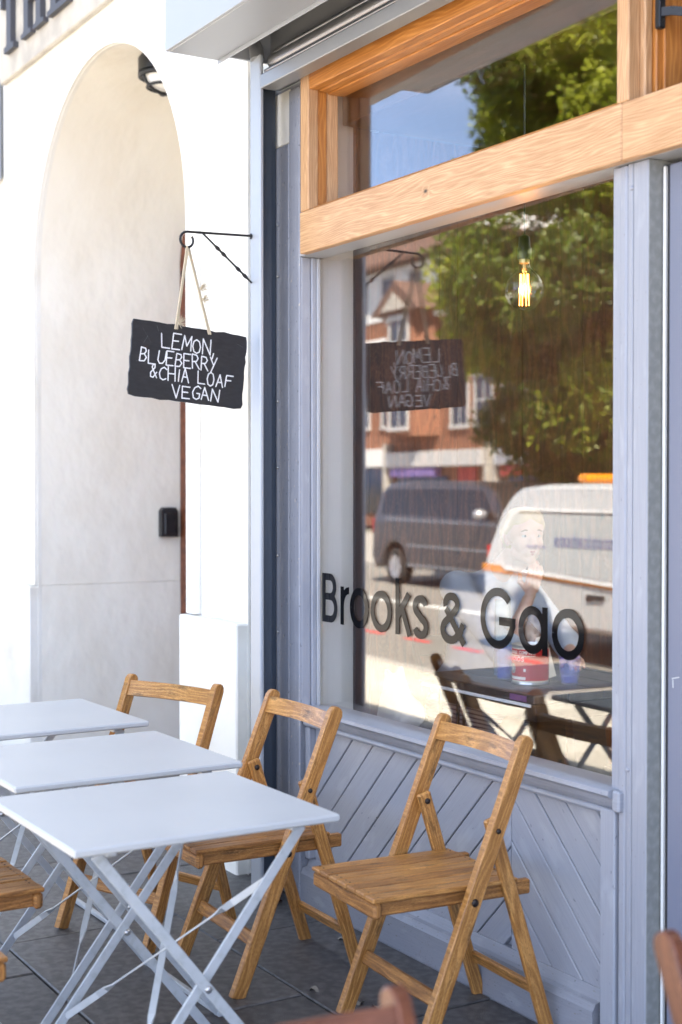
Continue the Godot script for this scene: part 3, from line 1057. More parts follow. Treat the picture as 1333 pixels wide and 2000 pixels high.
# ---------------------------------------------------------------- fascia, roller shutter and its rails
func shutter() -> void:
	var f := thing("shop_fascia", "grey sheet-metal fascia box jutting out over the café window", "fascia")
	var g := G.new()
	g.slab(V(-4.625, 3.048, 0.436), V(3.0, 4.3, 0.45), 0.002)
	g.slab(V(-4.625, 3.064, 0.0), V(-4.613, 4.3, 0.435), 0.001)
	g.slab(V(-4.612, 4.285, 0.0), V(3.0, 4.3, 0.4355), 0.0)
	obj("front_panel", g, M.fascia_paint, f)
	g = G.new()
	g.slab(V(-4.624, 3.047, 0.245), V(3.0, 3.062, 0.4355), 0.002)
	g.slab(V(-4.624, 3.034, 0.240), V(3.0, 3.075, 0.2445), 0.001)
	obj("soffit_panel", g, M.fascia_paint, f)
	var s := thing("roller_shutter", "rolled-up grey steel roller shutter above the oak window frame with side rail", "roller shutter")
	# curtain: curved slats just above the bottom rail
	for e in [[2.997, 0.098, 0.012], [3.035, 0.085, 0.026], [3.078, 0.055, 0.014]]:
		g = G.new()
		var prof := PackedVector2Array()
		for i in 11:
			var a := -PI / 2 + PI * i / 10.0
			prof.append(Vector2(e[1] + cos(a) * 0.022, e[0] + sin(a) * e[2]))
		prof.append(Vector2(e[1] - 0.01, e[0] + e[2]))
		prof.append(Vector2(e[1] - 0.01, e[0] - e[2]))
		g.extrude(prof, 7.0, run_x(-4.50), true, 40)
		obj("slat", g, M.slat_metal, s)
	g = G.new()
	g.slab(V(-4.506, 2.934, 0.066), V(3.0, 2.984, 0.132), 0.003)
	obj("bottom_rail", g, M.steel_grey, s)
	g = G.new()
	g.slab(V(-4.62, 2.9735, -0.012), V(3.0, 3.34, 0.032))
	obj("shutter_backing", g, M.steel_grey, s)
	# guide rail: pale outer lip; slot and web colours carry the shade inside
	g = G.new()
	g.slab(V(-4.586, 0.0, 0.116), V(-4.508, 3.06, 0.132), 0.004)
	var lip := obj("guide_lip", g, M.steel_light, s)
	g = G.new()
	g.tube([V(-4.547, 3.05, 0.122), V(-4.555, 3.09, 0.122), V(-4.58, 3.12, 0.118), V(-4.62, 3.135, 0.112)], [0.026, 0.026, 0.023, 0.018], 12)
	obj("flared_end", g, M.steel_grey, lip)
	g = G.new()
	g.slab(V(-4.715, 0.0, 0.001), V(-4.655, 3.0, 0.06))
	g.slab(V(-4.61, 0.0, 0.05), V(-4.572, 3.0, 0.1155))
	obj("guide_slot_shade", g, M.rail_shaded, s)
	g = G.new()
	g.slab(V(-4.6545, 0.0, 0.001), V(-4.642, 3.0, 0.085), 0.004)
	obj("guide_web", g, M.rail_shaded, s)
	g = G.new()
	g.slab(V(-4.6415, 0.0, 0.001), V(-4.628, 3.0, 0.03), 0.003)
	obj("guide_web", g, M.rail_shaded, s)


# ---------------------------------------------------------------- vinyl lettering on the glass
func bow(cx: float, cy: float, rx: float, ry: float, a0: float, a1: float, seg := 20) -> Array:
	var out := []
	for i in seg + 1:
		var a := deg_to_rad(lerpf(a0, a1, float(i) / seg))
		out.append(Vector2(cx + cos(a) * rx, cy + sin(a) * ry))
	return out


# centre lines of a letter of width w and height h drawn with a pen of width p
func letter_lines(ch: String, w: float, h: float, p: float) -> Array:
	var q := p * 0.5
	match ch:
		"B":
			var m := h * 0.53
			return [[Vector2(q, 0), Vector2(q, h)],
				[Vector2(q, h - q), Vector2(w * 0.52, h - q)] + bow(w * 0.52, (h - q + m) * 0.5, w * 0.40 - q, (h - q - m) * 0.5, 90, -90) + [Vector2(q, m)],
				[Vector2(q, m), Vector2(w * 0.55, m)] + bow(w * 0.55, (m + q) * 0.5, w * 0.45 - q, (m - q) * 0.5, 90, -90) + [Vector2(q, q)]]
		"r": return [[Vector2(q, 0), Vector2(q, h)], bow(w * 1.02, h * 0.52, w - q, h * 0.48 - q, 175, 88)]
		"o": return [bow(w * 0.5, h * 0.5, w * 0.5 - q, h * 0.5 - q, 0, 180, 28), bow(w * 0.5, h * 0.5, w * 0.5 - q, h * 0.5 - q, 180, 360, 28)]
		"a": return [bow(w * 0.48, h * 0.5, w * 0.48 - q, h * 0.5 - q, 0, 180, 28), bow(w * 0.48, h * 0.5, w * 0.48 - q, h * 0.5 - q, 180, 360, 28), [Vector2(w - q, 0), Vector2(w - q, h)]]
		"k": return [[Vector2(q, 0), Vector2(q, h)], [Vector2(w - q * 1.6, h * 0.74), Vector2(q * 1.4, h * 0.34)], [Vector2(w * 0.42, h * 0.46), Vector2(w - q * 1.1, 0)]]
		"s": return [bow(w * 0.5, h * 0.735, w * 0.5 - q, h * 0.265 - q, 15, 240) + bow(w * 0.5, h * 0.275, w * 0.5 - q, h * 0.275 - q, 75, -165)]
		"G": return [bow(w * 0.5, h * 0.5, w * 0.5 - q, h * 0.5 - q, 42, 355, 40), [Vector2(w * 0.54, h * 0.46), Vector2(w, h * 0.46)], [Vector2(w - q, h * 0.46), Vector2(w - q, h * 0.36)]]
		"&":
			var ux := w * 0.44
			var uy := h * 0.775
			var lx := w * 0.40
			var ly := h * 0.27
			return [[Vector2(w - q * 0.6, 0.004), Vector2(w * 0.22, h * 0.68)], bow(ux, uy, w * 0.24, h * 0.225 - q, 200, 60), bow(ux, uy, w * 0.24, h * 0.225 - q, 65, -40) + [Vector2(w * 0.36, h * 0.50)],
				[Vector2(w * 0.40, h * 0.53)] + bow(lx, ly, w * 0.40 - q, h * 0.27 - q, 130, 240), bow(lx, ly, w * 0.40 - q, h * 0.27 - q, 235, 320) + [Vector2(w * 0.80, h * 0.24), Vector2(w * 0.90, h * 0.42)]]
	return []


func lettering() -> void:
	var t := thing("window_lettering", "glossy black vinyl café name stuck across the lower window glass", "lettering")
	var x := V(1, 0, 0.0314).normalized()
	var bs := Basis(x, Vector3.UP, x.cross(Vector3.UP))
	for e in [["B", -4.432, -4.318, 1.014, 1.191], ["r", -4.296, -4.236, 1.014, 1.150], ["o", -4.228, -4.100, 1.011, 1.152], ["o", -4.084, -3.947, 1.011, 1.152], ["k", -3.921, -3.818, 1.014, 1.200], ["s", -3.813, -3.722, 1.011, 1.153], ["&", -3.648, -3.508, 1.012, 1.174], ["G", -3.428, -3.250, 1.022, 1.204], ["a", -3.236, -3.098, 1.024, 1.162], ["o", -3.079, -2.936, 1.024, 1.166]]:
		var g := G.new()
		var k := 0
		for line in letter_lines(e[0], e[2] - e[1], e[4] - e[3], 0.0250):
			for poly in Geometry2D.offset_polyline(PackedVector2Array(line), 0.0125, Geometry2D.JOIN_MITER, Geometry2D.END_BUTT):
				g.extrude(poly, 0.0004, Transform3D(Basis(), V(0, 0, 0.00012 * k)))
				k += 1
		var o := obj("letter", g, M.vinyl, t)
		o.transform = Transform3D(bs, V(e[1], e[3], zg(e[1]) + 0.0030))


# ---------------------------------------------------------------- bodies: tapered capsules joined by a smooth minimum, meshed as surface nets
func blob(g: G, bones: Array, cell: float, k: float) -> void:
	var lo := V(1e9, 1e9, 1e9)
	var hi := -lo
	for b in bones:
		var r: float = max(b[2], b[3]) + cell * 3.0
		for p in [b[0], b[1]]:
			lo = lo.min(p - Vector3.ONE * r)
			hi = hi.max(p + Vector3.ONE * r)
	var nx := int((hi.x - lo.x) / cell) + 2
	var ny := int((hi.y - lo.y) / cell) + 2
	var nz := int((hi.z - lo.z) / cell) + 2
	var f := PackedFloat32Array()
	f.resize(nx * ny * nz)
	f.fill(0.2)
	for b in bones:
		var a: Vector3 = b[0]
		var ba: Vector3 = b[1] - a
		var l2: float = max(ba.length_squared(), 1e-9)
		var ra: float = b[2]
		var rb: float = b[3]
		var m: float = max(ra, rb) + k + cell * 2.5
		var bl: Vector3 = (a.min(b[1]) - Vector3.ONE * m - lo) / cell
		var bh: Vector3 = (a.max(b[1]) + Vector3.ONE * m - lo) / cell
		for z in range(max(0, int(bl.z)), min(nz, int(bh.z) + 1)):
			for y in range(max(0, int(bl.y)), min(ny, int(bh.y) + 1)):
				for x in range(max(0, int(bl.x)), min(nx, int(bh.x) + 1)):
					var p := lo + V(x, y, z) * cell - a
					var h := clampf(p.dot(ba) / l2, 0.0, 1.0)
					var d := (p - ba * h).length() - lerpf(ra, rb, h)
					var i := (z * ny + y) * nx + x
					var o := f[i]
					var e := maxf(k - absf(o - d), 0.0) / k
					f[i] = minf(o, d) - e * e * k * 0.25
	var id := PackedInt32Array()
	id.resize(nx * ny * nz)
	id.fill(-1)
	var vs := PackedVector3Array()
	var ns := PackedVector3Array()
	var sx := 1
	var sy := nx
	var sz := nx * ny
	var co := [0, sx, sy, sx + sy, sz, sz + sx, sz + sy, sz + sx + sy]
	var ed := [[0, 1], [2, 3], [4, 5], [6, 7], [0, 2], [1, 3], [4, 6], [5, 7], [0, 4], [1, 5], [2, 6], [3, 7]]
	var cp := [V(0, 0, 0), V(1, 0, 0), V(0, 1, 0), V(1, 1, 0), V(0, 0, 1), V(1, 0, 1), V(0, 1, 1), V(1, 1, 1)]
	for z in nz - 1:
		for y in ny - 1:
			for x in nx - 1:
				var i := z * sz + y * sy + x
				var s := 0
				for c in 8:
					if f[i + co[c]] < 0.0: s += 1
				if s == 0 or s == 8: continue
				var acc := Vector3.ZERO
				var cnt := 0
				for e in ed:
					var f0: float = f[i + co[e[0]]]
					var f1: float = f[i + co[e[1]]]
					if (f0 < 0.0) != (f1 < 0.0):
						acc += (cp[e[0]] as Vector3).lerp(cp[e[1]], f0 / (f0 - f1))
						cnt += 1
				acc /= cnt
				id[i] = vs.size()
				vs.append(lo + (V(x, y, z) + acc) * cell)
				var gr := V(
					f[i + 1] + f[i + 1 + sy] + f[i + 1 + sz] + f[i + 1 + sy + sz] - f[i] - f[i + sy] - f[i + sz] - f[i + sy + sz],
					f[i + sy] + f[i + 1 + sy] + f[i + sy + sz] + f[i + 1 + sy + sz] - f[i] - f[i + 1] - f[i + sz] - f[i + 1 + sz],
					f[i + sz] + f[i + 1 + sz] + f[i + sy + sz] + f[i + 1 + sy + sz] - f[i] - f[i + 1] - f[i + sy] - f[i + 1 + sy])
				ns.append(gr.normalized())
	for z in range(1, nz - 1):
		for y in range(1, ny - 1):
			for x in range(1, nx - 1):
				var i := z * sz + y * sy + x
				var a := f[i] < 0.0
				for ax in 3:
					var st: int = [sx, sy, sz][ax]
					if a == (f[i + st] < 0.0): continue
					var u: int = [sy, sz, sx][ax]
					var w: int = [sz, sx, sy][ax]
					var q := [id[i], id[i - u], id[i - u - w], id[i - w]]
					if q.min() < 0: continue
					g.tri(vs[q[0]], vs[q[1]], vs[q[2]], ns[q[0]], ns[q[1]], ns[q[2]])
					g.tri(vs[q[0]], vs[q[2]], vs[q[3]], ns[q[0]], ns[q[2]], ns[q[3]])


func hand_bones(w: Vector3, along: Vector3, out: Vector3, side: float, curl: float) -> Array:
	# w wrist, along towards the fingers, out away from the palm's back, side +1/-1 thumb side
	var a := along.normalized()
	var n := (out - a * out.dot(a)).normalized()
	var s := a.cross(n) * side
	var b := [[w, w + a * 0.03, 0.023, 0.021], [w + a * 0.03 + s * 0.018, w + a * 0.088 + s * 0.024, 0.015, 0.011], [w + a * 0.03, w + a * 0.09, 0.016, 0.011], [w + a * 0.03 - s * 0.016, w + a * 0.082 - s * 0.022, 0.015, 0.0105]]
	for i in 4:
		var p := w + a * (0.09 - 0.004 * absf(i - 1.0)) + s * (0.026 - 0.0175 * i)
		var dir := a
		var ln: float = [0.040, 0.045, 0.041, 0.032][i]
		for j in 3:
			dir = (dir + n * curl * (0.5 + 0.25 * j)).normalized()
			var q: Vector3 = p + dir * (ln * [1.0, 0.65, 0.5][j])
			b.append([p, q, 0.0088 - 0.0009 * j, 0.0082 - 0.0011 * j])
			p = q
	var p0 := w + a * 0.02 + s * 0.022
	var p1 := p0 + (a * 0.6 + s * 0.7 + n * 0.3).normalized() * 0.042
	var p2 := p1 + (a * 0.9 + s * 0.15 + n * 0.35).normalized() * 0.032
	b.append([p0, p1, 0.013, 0.0105])
	b.append([p1, p2, 0.0105, 0.009])
	return b


func woman() -> void:
	var t := thing("person", "seated person in a pale blue denim shirt, chin on hand, behind the window", "person")
	var hc := V(-4.78, 1.285, -1.29)
	var sr := V(-5.0, 1.065, -1.09)
	var slf := V(-5.0, 1.065, -1.44)
	var er := V(-4.725, 0.80, -1.14)
	var wr := V(-4.695, 1.045, -1.255)
	var el := V(-4.78, 0.815, -1.53)
	var wl := V(-4.55, 0.79, -1.37)
	var g := G.new()
	var body := [
		[V(-5.10, 0.55, -1.35), V(-5.10, 0.55, -1.17), 0.115, 0.115], [V(-5.10, 0.58, -1.26), V(-5.07, 0.80, -1.265), 0.13, 0.11],
		[V(-5.05, 0.93, -1.34), V(-5.05, 0.93, -1.20), 0.105, 0.105], [sr + V(0, 0, -0.03), slf + V(0, 0, 0.03), 0.05, 0.05],
		[V(-4.98, 1.08, -1.265), V(-4.84, 1.22, -1.285), 0.052, 0.048],
		[sr, er, 0.05, 0.038], [er, wr, 0.036, 0.025], [slf, el, 0.05, 0.038], [el, wl, 0.036, 0.025],
		[V(-5.08, 0.53, -1.17), V(-4.68, 0.53, -1.13), 0.085, 0.06], [V(-4.68, 0.53, -1.13), V(-4.72, 0.10, -1.12), 0.055, 0.036],
		[V(-5.08, 0.53, -1.36), V(-4.68, 0.53, -1.39), 0.085, 0.06], [V(-4.68, 0.53, -1.39), V(-4.72, 0.10, -1.38), 0.055, 0.036],
		[V(-4.73, 0.07, -1.12), V(-4.58, 0.055, -1.11), 0.038, 0.03], [V(-4.73, 0.07, -1.38), V(-4.58, 0.055, -1.39), 0.038, 0.03]]
	blob(g, body, 0.014, 0.035)
	var H := func(x: float, y: float, z: float) -> Vector3: return hc + V(x, y, z).rotated(Vector3.UP, -0.28)
	var head := [
		[H.call(-0.03, 0.03, 0), H.call(0.005, 0.035, 0), 0.082, 0.080], [H.call(0.03, 0.01, 0), H.call(0.042, -0.05, 0), 0.062, 0.046],
		[H.call(0.01, -0.06, -0.035), H.call(0.055, -0.088, -0.008), 0.03, 0.02], [H.call(0.01, -0.06, 0.035), H.call(0.055, -0.088, 0.008), 0.03, 0.02],
		[H.call(0.062, -0.092, 0), H.call(0.066, -0.094, 0), 0.021, 0.019], [H.call(0.084, 0.012, 0), H.call(0.106, -0.024, 0), 0.008, 0.012],
		[H.call(0.096, -0.030, -0.009), H.call(0.096, -0.030, 0.009), 0.009, 0.009], [H.call(0.052, -0.022, -0.036), H.call(0.052, -0.022, -0.036), 0.028, 0.028],
		[H.call(0.052, -0.022, 0.036), H.call(0.052, -0.022, 0.036), 0.028, 0.028], [H.call(0.076, 0.032, -0.036), H.call(0.082, 0.034, -0.012), 0.010, 0.010],
		[H.call(0.076, 0.032, 0.036), H.call(0.082, 0.034, 0.012), 0.010, 0.010], [H.call(0.080, -0.058, -0.014), H.call(0.080, -0.058, 0.014), 0.013, 0.013],
		[H.call(-0.02, 0.022, -0.082), H.call(-0.008, -0.024, -0.074), 0.012, 0.009], [H.call(-0.02, 0.022, 0.082), H.call(-0.008, -0.024, 0.074), 0.012, 0.009],
		[H.call(-0.03, -0.06, 0), H.call(-0.07, -0.10, 0), 0.052, 0.05]]
	blob(g, head, 0.0045, 0.016)
	blob(g, hand_bones(wr, V(0.02, 1, -0.28), V(-0.75, 0, -0.3), 1.0, 0.75), 0.0034, 0.006)
	blob(g, hand_bones(wl, V(0.8, -0.05, 0.55), V(0, -1, 0), -1.0, 0.22), 0.0034, 0.006)
	obj("body", g, M.skin, t)
	g = G.new()
	blob(g, [
		[V(-5.10, 0.60, -1.34), V(-5.10, 0.60, -1.18), 0.13, 0.13], [V(-5.10, 0.60, -1.26), V(-5.08, 0.80, -1.265), 0.145, 0.135],
		[V(-5.06, 0.93, -1.34), V(-5.06, 0.93, -1.19), 0.125, 0.125], [sr + V(-0.01, -0.005, -0.02), slf + V(-0.01, -0.005, 0.02), 0.068, 0.068],
		[V(-5.0, 1.06, -1.265), V(-4.955, 1.115, -1.27), 0.075, 0.062],
		[sr, er + V(-0.02, 0.02, 0.0), 0.072, 0.06], [er + V(-0.02, 0.02, 0), er + V(0.008, 0.05, -0.02), 0.058, 0.05],
		[slf, el, 0.072, 0.058], [el, el.lerp(wl, 0.4), 0.054, 0.046]], 0.012, 0.03)
	obj("denim_shirt", g, M.shirt, t)
	g = G.new()
	blob(g, [[V(-5.11, 0.52, -1.36), V(-5.11, 0.52, -1.16), 0.13, 0.13], [V(-5.08, 0.54, -1.17), V(-4.70, 0.54, -1.13), 0.105, 0.078], [V(-5.08, 0.54, -1.36), V(-4.70, 0.54, -1.39), 0.105, 0.078], [V(-4.95, 0.46, -1.12), V(-4.75, 0.40, -1.09), 0.07, 0.05]], 0.014, 0.05)
	obj("striped_skirt", g, M.striped, t)
	g = G.new()
	blob(g, [[H.call(-0.045, 0.035, 0), H.call(-0.01, 0.052, 0), 0.086, 0.080], [H.call(-0.06, -0.02, 0), H.call(-0.055, 0.03, 0), 0.068, 0.08], [H.call(0.035, 0.078, -0.03), H.call(0.0, 0.08, -0.04), 0.036, 0.045], [H.call(0.035, 0.078, 0.03), H.call(0.0, 0.08, 0.04), 0.036, 0.045], [H.call(0.01, 0.05, 0.062), H.call(-0.03, 0.03, 0.068), 0.025, 0.03], [H.call(0.01, 0.05, -0.062), H.call(-0.03, 0.03, -0.068), 0.025, 0.03], [H.call(-0.125, 0.06, 0), H.call(-0.14, 0.05, 0), 0.045, 0.042]], 0.006, 0.02)
	obj("hair", g, M.hair, t)
	for s in [-1, 1]:
		g = G.new()
		g.ball(H.call(0.076, 0.011, 0.031 * s), V(0.0115, 0.0070, 0.0125), 14, 10)
		var e := obj("eye", g, M.eye_white, t)
		g = G.new()
		g.ball(H.call(0.0852, 0.011, 0.0305 * s), V(0.0042, 0.0046, 0.0046), 12, 8)
		obj("iris", g, M.eye_dark, e)
		g = G.new()
		g.tube([H.call(0.084, 0.030, 0.048 * s), H.call(0.090, 0.037, 0.032 * s), H.call(0.091, 0.034, 0.016 * s)], [0.0018, 0.003, 0.002], 6)
		obj("eyebrow", g, M.brow, t)
	g = G.new()
	g.tube([H.call(0.082, -0.059, -0.023), H.call(0.092, -0.055, -0.008), H.call(0.0935, -0.0565, 0), H.call(0.092, -0.055, 0.008), H.call(0.082, -0.059, 0.023)], [0.002, 0.005, 0.0045, 0.005, 0.002], 8)
	g.tube([H.call(0.082, -0.060, -0.022), H.call(0.091, -0.066, 0), H.call(0.082, -0.060, 0.022)], [0.002, 0.006, 0.002], 8)
	obj("lips", g, M.lips, t)


# ---------------------------------------------------------------- inside the café
func interior() -> void:
	# dark post and plank lining at the left end of the room
	var pw := thing("plank_wall", "brown knotty plank lining on the room's end wall, seen through the window", "wall panelling")
	var g := G.new()
	g.slab(V(-5.34, 0.021, -4.9), V(-5.322, 3.09, -0.9))
	obj("backing", g, M.wall_dark, pw)
	var z := -0.33
	while z > -3.4:
		g = G.new()
		var w := rng.randf_range(0.10, 0.15)
		g.slab(V(-5.3215, 0.03, z - w + 0.0003), V(-5.303 + rng.randf_range(-0.001, 0.001), 3.08, z - 0.0003), 0.001, ro(), 1)
		obj("plank", g, M.plank_wood, pw)
		z -= w
	g = G.new()
	g.slab(V(-4.60, 0.021, -0.31), V(-4.462, 3.018, -0.239), 0.004, ro())
	top("timber_post", g, M.dark_wood, "dark stained timber post just inside the window's left edge", "post")
	g = G.new()
	g.slab(V(-4.42, 2.82, -0.34), V(-1.6, 3.018, -0.16), 0.004, ro())
	top("timber_lintel", g, M.dark_wood, "dark timber lintel inside above the upper window light", "beam")
	# table
	var tb := thing("cafe_table", "worn dark plank table inside the window with purple paint on its edge", "table")
	var zz := -0.70
	for k in 5:
		g = G.new()
		g.slab(V(-4.72, 0.716, zz - 0.162), V(-3.98, 0.75 + rng.randf_range(-0.001, 0.001), zz - 0.002), 0.004, ro(), 0)
		obj("plank", g, M.table_wood, tb)
		zz -= 0.164
	g = G.new()
	g.slab(V(-4.70, 0.704, -0.708), V(-4.0, 0.7158, -0.700), 0.002)
	obj("edge_strip", g, M.card, tb)
	g = G.new()
	g.slab(V(-4.12, 0.722, -0.7015), V(-4.02, 0.744, -0.699), 0.001)
	obj("paint_patch", g, mat("paint_purple", lin(0.20, 0.09, 0.22), 0.5), tb)
	g = G.new()
	g.slab(V(-4.66, 0.64, -1.45), V(-4.04, 0.703, -0.76), 0.004)
	obj("apron", g, M.black_wood, tb)
	for x in [-4.30, -4.12]:
		g = G.new()
		g.bar(V(x, 0.70, -1.05), V(x + 0.10 * signf(x + 4.2), 0.02, -1.05), V(0, 0, 1), 0.16, 0.05, 0.004)
		obj("leg", g, M.black_wood, tb)
	for x in [-4.62, -4.50, -4.46]:
		g = G.new()
		g.tube([V(x, 0.70, -0.74), V(x, 0.52, -0.74)], [0.007], 8)
		obj("bracket", g, M.black_metal, tb)
	var chair := func(at: Vector3, turn: float, label: String) -> void:
		var c := thing("folding_chair_black", label, "chair", at, turn, "black folding chairs inside the café")
		for s in [-1, 1]:
			var q := G.new()
			q.bar(V(0.19 * s, 0.0, 0.20), V(0.19 * s, 0.80, -0.20), V(0, 0, 1), 0.03, 0.02, 0.003)
			obj("leg", q, M.black_wood, c)
			q = G.new()
			q.bar(V(0.16 * s, 0.0, -0.20), V(0.16 * s, 0.46, 0.14), V(0, 0, 1), 0.03, 0.02, 0.003)
			obj("leg", q, M.black_wood, c)
		var q := G.new()
		q.slab(V(-0.19, 0.43, -0.18), V(0.19, 0.455, 0.20), 0.006)
		obj("seat", q, M.black_wood, c)
		q = G.new()
		q.bar(V(-0.19, 0.76, -0.18), V(0.19, 0.76, -0.18), V(0, 1, 0), 0.09, 0.018, 0.004)
		obj("backrest", q, M.black_wood, c)
	chair.call(V(-5.12, 0.02, -1.26), PI / 2, "black chair the seated person in denim sits on")
	chair.call(V(-3.72, 0.02, -1.15), -PI / 2 - 0.25, "black chair inside with a white cushion, right of the plank table")
	g = G.new()
	blob(g, [[V(-3.86, 0.515, -1.25), V(-3.60, 0.515, -1.25), 0.035, 0.035], [V(-3.86, 0.515, -1.05), V(-3.60, 0.515, -1.05), 0.035, 0.035], [V(-3.73, 0.53, -1.24), V(-3.73, 0.53, -1.06), 0.045, 0.045]], 0.014, 0.09)
	top("cushion", g, M.linen_white, "white cushion on the black chair inside the window", "cushion")
	# stool with a plastic bag
	var st := thing("stool", "black stool inside the window's lower left corner, under a plastic bag", "stool", V(-4.56, 0.02, -0.50))
	g = G.new()
	g.lathe([Vector2(0, 0.56), Vector2(0.14, 0.56), Vector2(0.15, 0.55), Vector2(0.15, 0.53), Vector2(0.14, 0.52), Vector2(0, 0.52)], 24)
	obj("seat", g, M.black_wood, st)
	for k in 4:
		g = G.new()
		var a := PI / 4 + PI / 2 * k
		g.tube([V(cos(a) * 0.10, 0.52, sin(a) * 0.10), V(cos(a) * 0.16, 0, sin(a) * 0.16)], [0.014], 8)
		obj("leg", g, M.black_metal, st)
	g = G.new()
	blob(g, [[V(-4.60, 0.64, -0.50), V(-4.50, 0.63, -0.52), 0.055, 0.055], [V(-4.62, 0.60, -0.46), V(-4.48, 0.60, -0.46), 0.012, 0.012], [V(-4.56, 0.68, -0.50), V(-4.545, 0.80, -0.50), 0.05, 0.012], [V(-4.59, 0.7, -0.49), V(-4.60, 0.79, -0.47), 0.03, 0.01]], 0.009, 0.05)
	top("plastic_bag", g, M.bag_film, "thin white plastic bag standing on the stool inside the window", "bag")
	# things on the table
	var tin := thing("tomato_tin", "big red tomato tin standing on the dark plank table", "tin", V(-4.255, 0.7505, -0.905), 0.55)
	g = G.new()
	g.lathe([Vector2(0.0, 0.002), Vector2(0.068, 0.002), Vector2(0.071, 0.0), Vector2(0.072, 0.004), Vector2(0.070, 0.008), Vector2(0.070, 0.142), Vector2(0.072, 0.146), Vector2(0.072, 0.150), Vector2(0.069, 0.151), Vector2(0.068, 0.143), Vector2(0.0, 0.139)], 40)
	obj("can", g, M.tin_metal, tin)
	g = G.new()
	for k in 40:
		var a0 := TAU * k / 40
		var a1 := TAU * (k + 1) / 40
		var n0 := V(cos(a0), 0, sin(a0))
		var n1 := V(cos(a1), 0, sin(a1))
		var u0 := 1.0 - float(k) / 40
		var u1 := 1.0 - float(k + 1) / 40
		g.tri(n0 * 0.0706 + V(0, 0.010, 0), n1 * 0.0706 + V(0, 0.010, 0), n1 * 0.0706 + V(0, 0.140, 0), n0, n1, n1, Vector2(u0, 1), Vector2(u1, 1), Vector2(u1, 0))
		g.tri(n0 * 0.0706 + V(0, 0.010, 0), n1 * 0.0706 + V(0, 0.140, 0), n0 * 0.0706 + V(0, 0.140, 0), n0, n1, n0, Vector2(u0, 1), Vector2(u1, 0), Vector2(u0, 0))
	obj("paper_label", g, tin_label(), tin)
	var glass := func(called: String, label: String, cat: String, at: Vector3, h: float, r0: float, r1: float, m: Material, fill: float) -> void:
		var o := thing(called, label, cat, at)
		var q := G.new()
		q.lathe([Vector2(0, 0.006), Vector2(r0 - 0.003, 0.006), Vector2(r1 - 0.003, h), Vector2(r1, h + 0.001), Vector2(r1, h - 0.002), Vector2(r0, 0.002), Vector2(r0 - 0.004, 0.0), Vector2(0, 0)], 24)
		obj("glass_wall", q, m, o)
		q = G.new()
		q.lathe([Vector2(0, fill), Vector2(lerpf(r0, r1, fill / h) - 0.0045, fill), Vector2(r0 - 0.0045, 0.0075), Vector2(0, 0.0075)], 24)
		obj("water", q, M.water_blue, o)
	glass.call("carafe", "tall clear water carafe behind the red tin", "carafe", V(-4.50, 0.7505, -0.96), 0.30, 0.038, 0.032, M.carafe_glass, 0.02)
	glass.call("tumbler", "stacked blue tumbler left of the red tin", "glass", V(-4.40, 0.7505, -0.89), 0.13, 0.03, 0.036, M.tumbler, 0.05)
	glass.call("tumbler", "lone blue tumbler right of the red tin", "glass", V(-4.16, 0.7505, -1.02), 0.105, 0.034, 0.043, M.tumbler, 0.03)
	g = G.new()
	g.extrude(pv([-0.045, 0, 0.045, 0, 0.0, 0.16]), 0.10, Transform3D(Basis(Vector3.UP, 0.5), V(-4.40, 0.7505, -1.10)))
	top("folded_card", g, M.card, "white folded menu card behind the red tin", "menu card")
	g = G.new()
	blob(g, [[V(-4.22, 0.80, -1.42), V(-4.02, 0.79, -1.38), 0.045, 0.04], [V(-4.18, 0.785, -1.34), V(-4.0, 0.79, -1.46), 0.04, 0.03]], 0.010, 0.03)
	var sm := mat("scarf_print", Color.WHITE, 0.9)
	sm.albedo_texture = noise_tex(256, 256, 0.03, 241, [[0.0, Color(0.9, 0.9, 0.92)], [0.47, Color(0.88, 0.88, 0.9)], [0.5, Color(0.12, 0.14, 0.24)], [0.56, Color(0.1, 0.12, 0.2)], [0.6, Color(0.85, 0.86, 0.9)], [1.0, Color(0.9, 0.9, 0.92)]], 2)
	triplanar(sm, V(3, 3, 3))
	top("scarf", g, sm, "crumpled black and white patterned scarf at the table's right end", "scarf")
	woman()
	# pendant bulb
	var pb := thing("pendant_bulb", "lit globe filament bulb hanging on a cord behind the upper window", "lamp", V(-3.496, 2.12, -0.27))
	g = G.new()
	g.lathe([Vector2(0.0, -0.0635), Vector2(0.02, -0.0605), Vector2(0.038, -0.051), Vector2(0.052, -0.036), Vector2(0.061, -0.016), Vector2(0.0625, 0.004), Vector2(0.058, 0.025), Vector2(0.046, 0.044), Vector2(0.031, 0.058), Vector2(0.020, 0.070), Vector2(0.0165, 0.085)], 32)
	obj("glass_globe", g, M.glass, pb)
	g = G.new()
	for k in 8:
		var a := TAU * k / 8
		var b := a + 0.3
		g.tube([V(cos(a) * 0.013, 0.050, sin(a) * 0.013), V(cos(b) * 0.016, -0.048, sin(b) * 0.016)], [0.0013], 6)
	obj("filament", g, M.filament, pb)
	g = G.new()
	g.tube([V(0, 0.085, 0), V(0, 0.048, 0)], [0.006, 0.004], 8)
	g.lathe([Vector2(0, 0.083), Vector2(0.0165, 0.083), Vector2(0.0165, 0.095), Vector2(0, 0.095)], 20)
	obj("bulb_cap", g, M.brass, pb)
	g = G.new()
	g.lathe([Vector2(0, 0.095), Vector2(0.021, 0.095), Vector2(0.022, 0.10), Vector2(0.022, 0.13), Vector2(0.019, 0.134), Vector2(0.017, 0.165), Vector2(0.008, 0.172), Vector2(0, 0.172)], 20)
	obj("lamp_holder", g, M.black_metal, pb)
	g = G.new()
	g.tube([V(0, 0.17, 0), V(0, 0.9, 0)], [0.003], 6)
	obj("cord", g, M.black_metal, pb)
	var li := OmniLight3D.new()
	li.name = "bulb_light"
	li.light_color = Color(1.0, 0.66, 0.32)
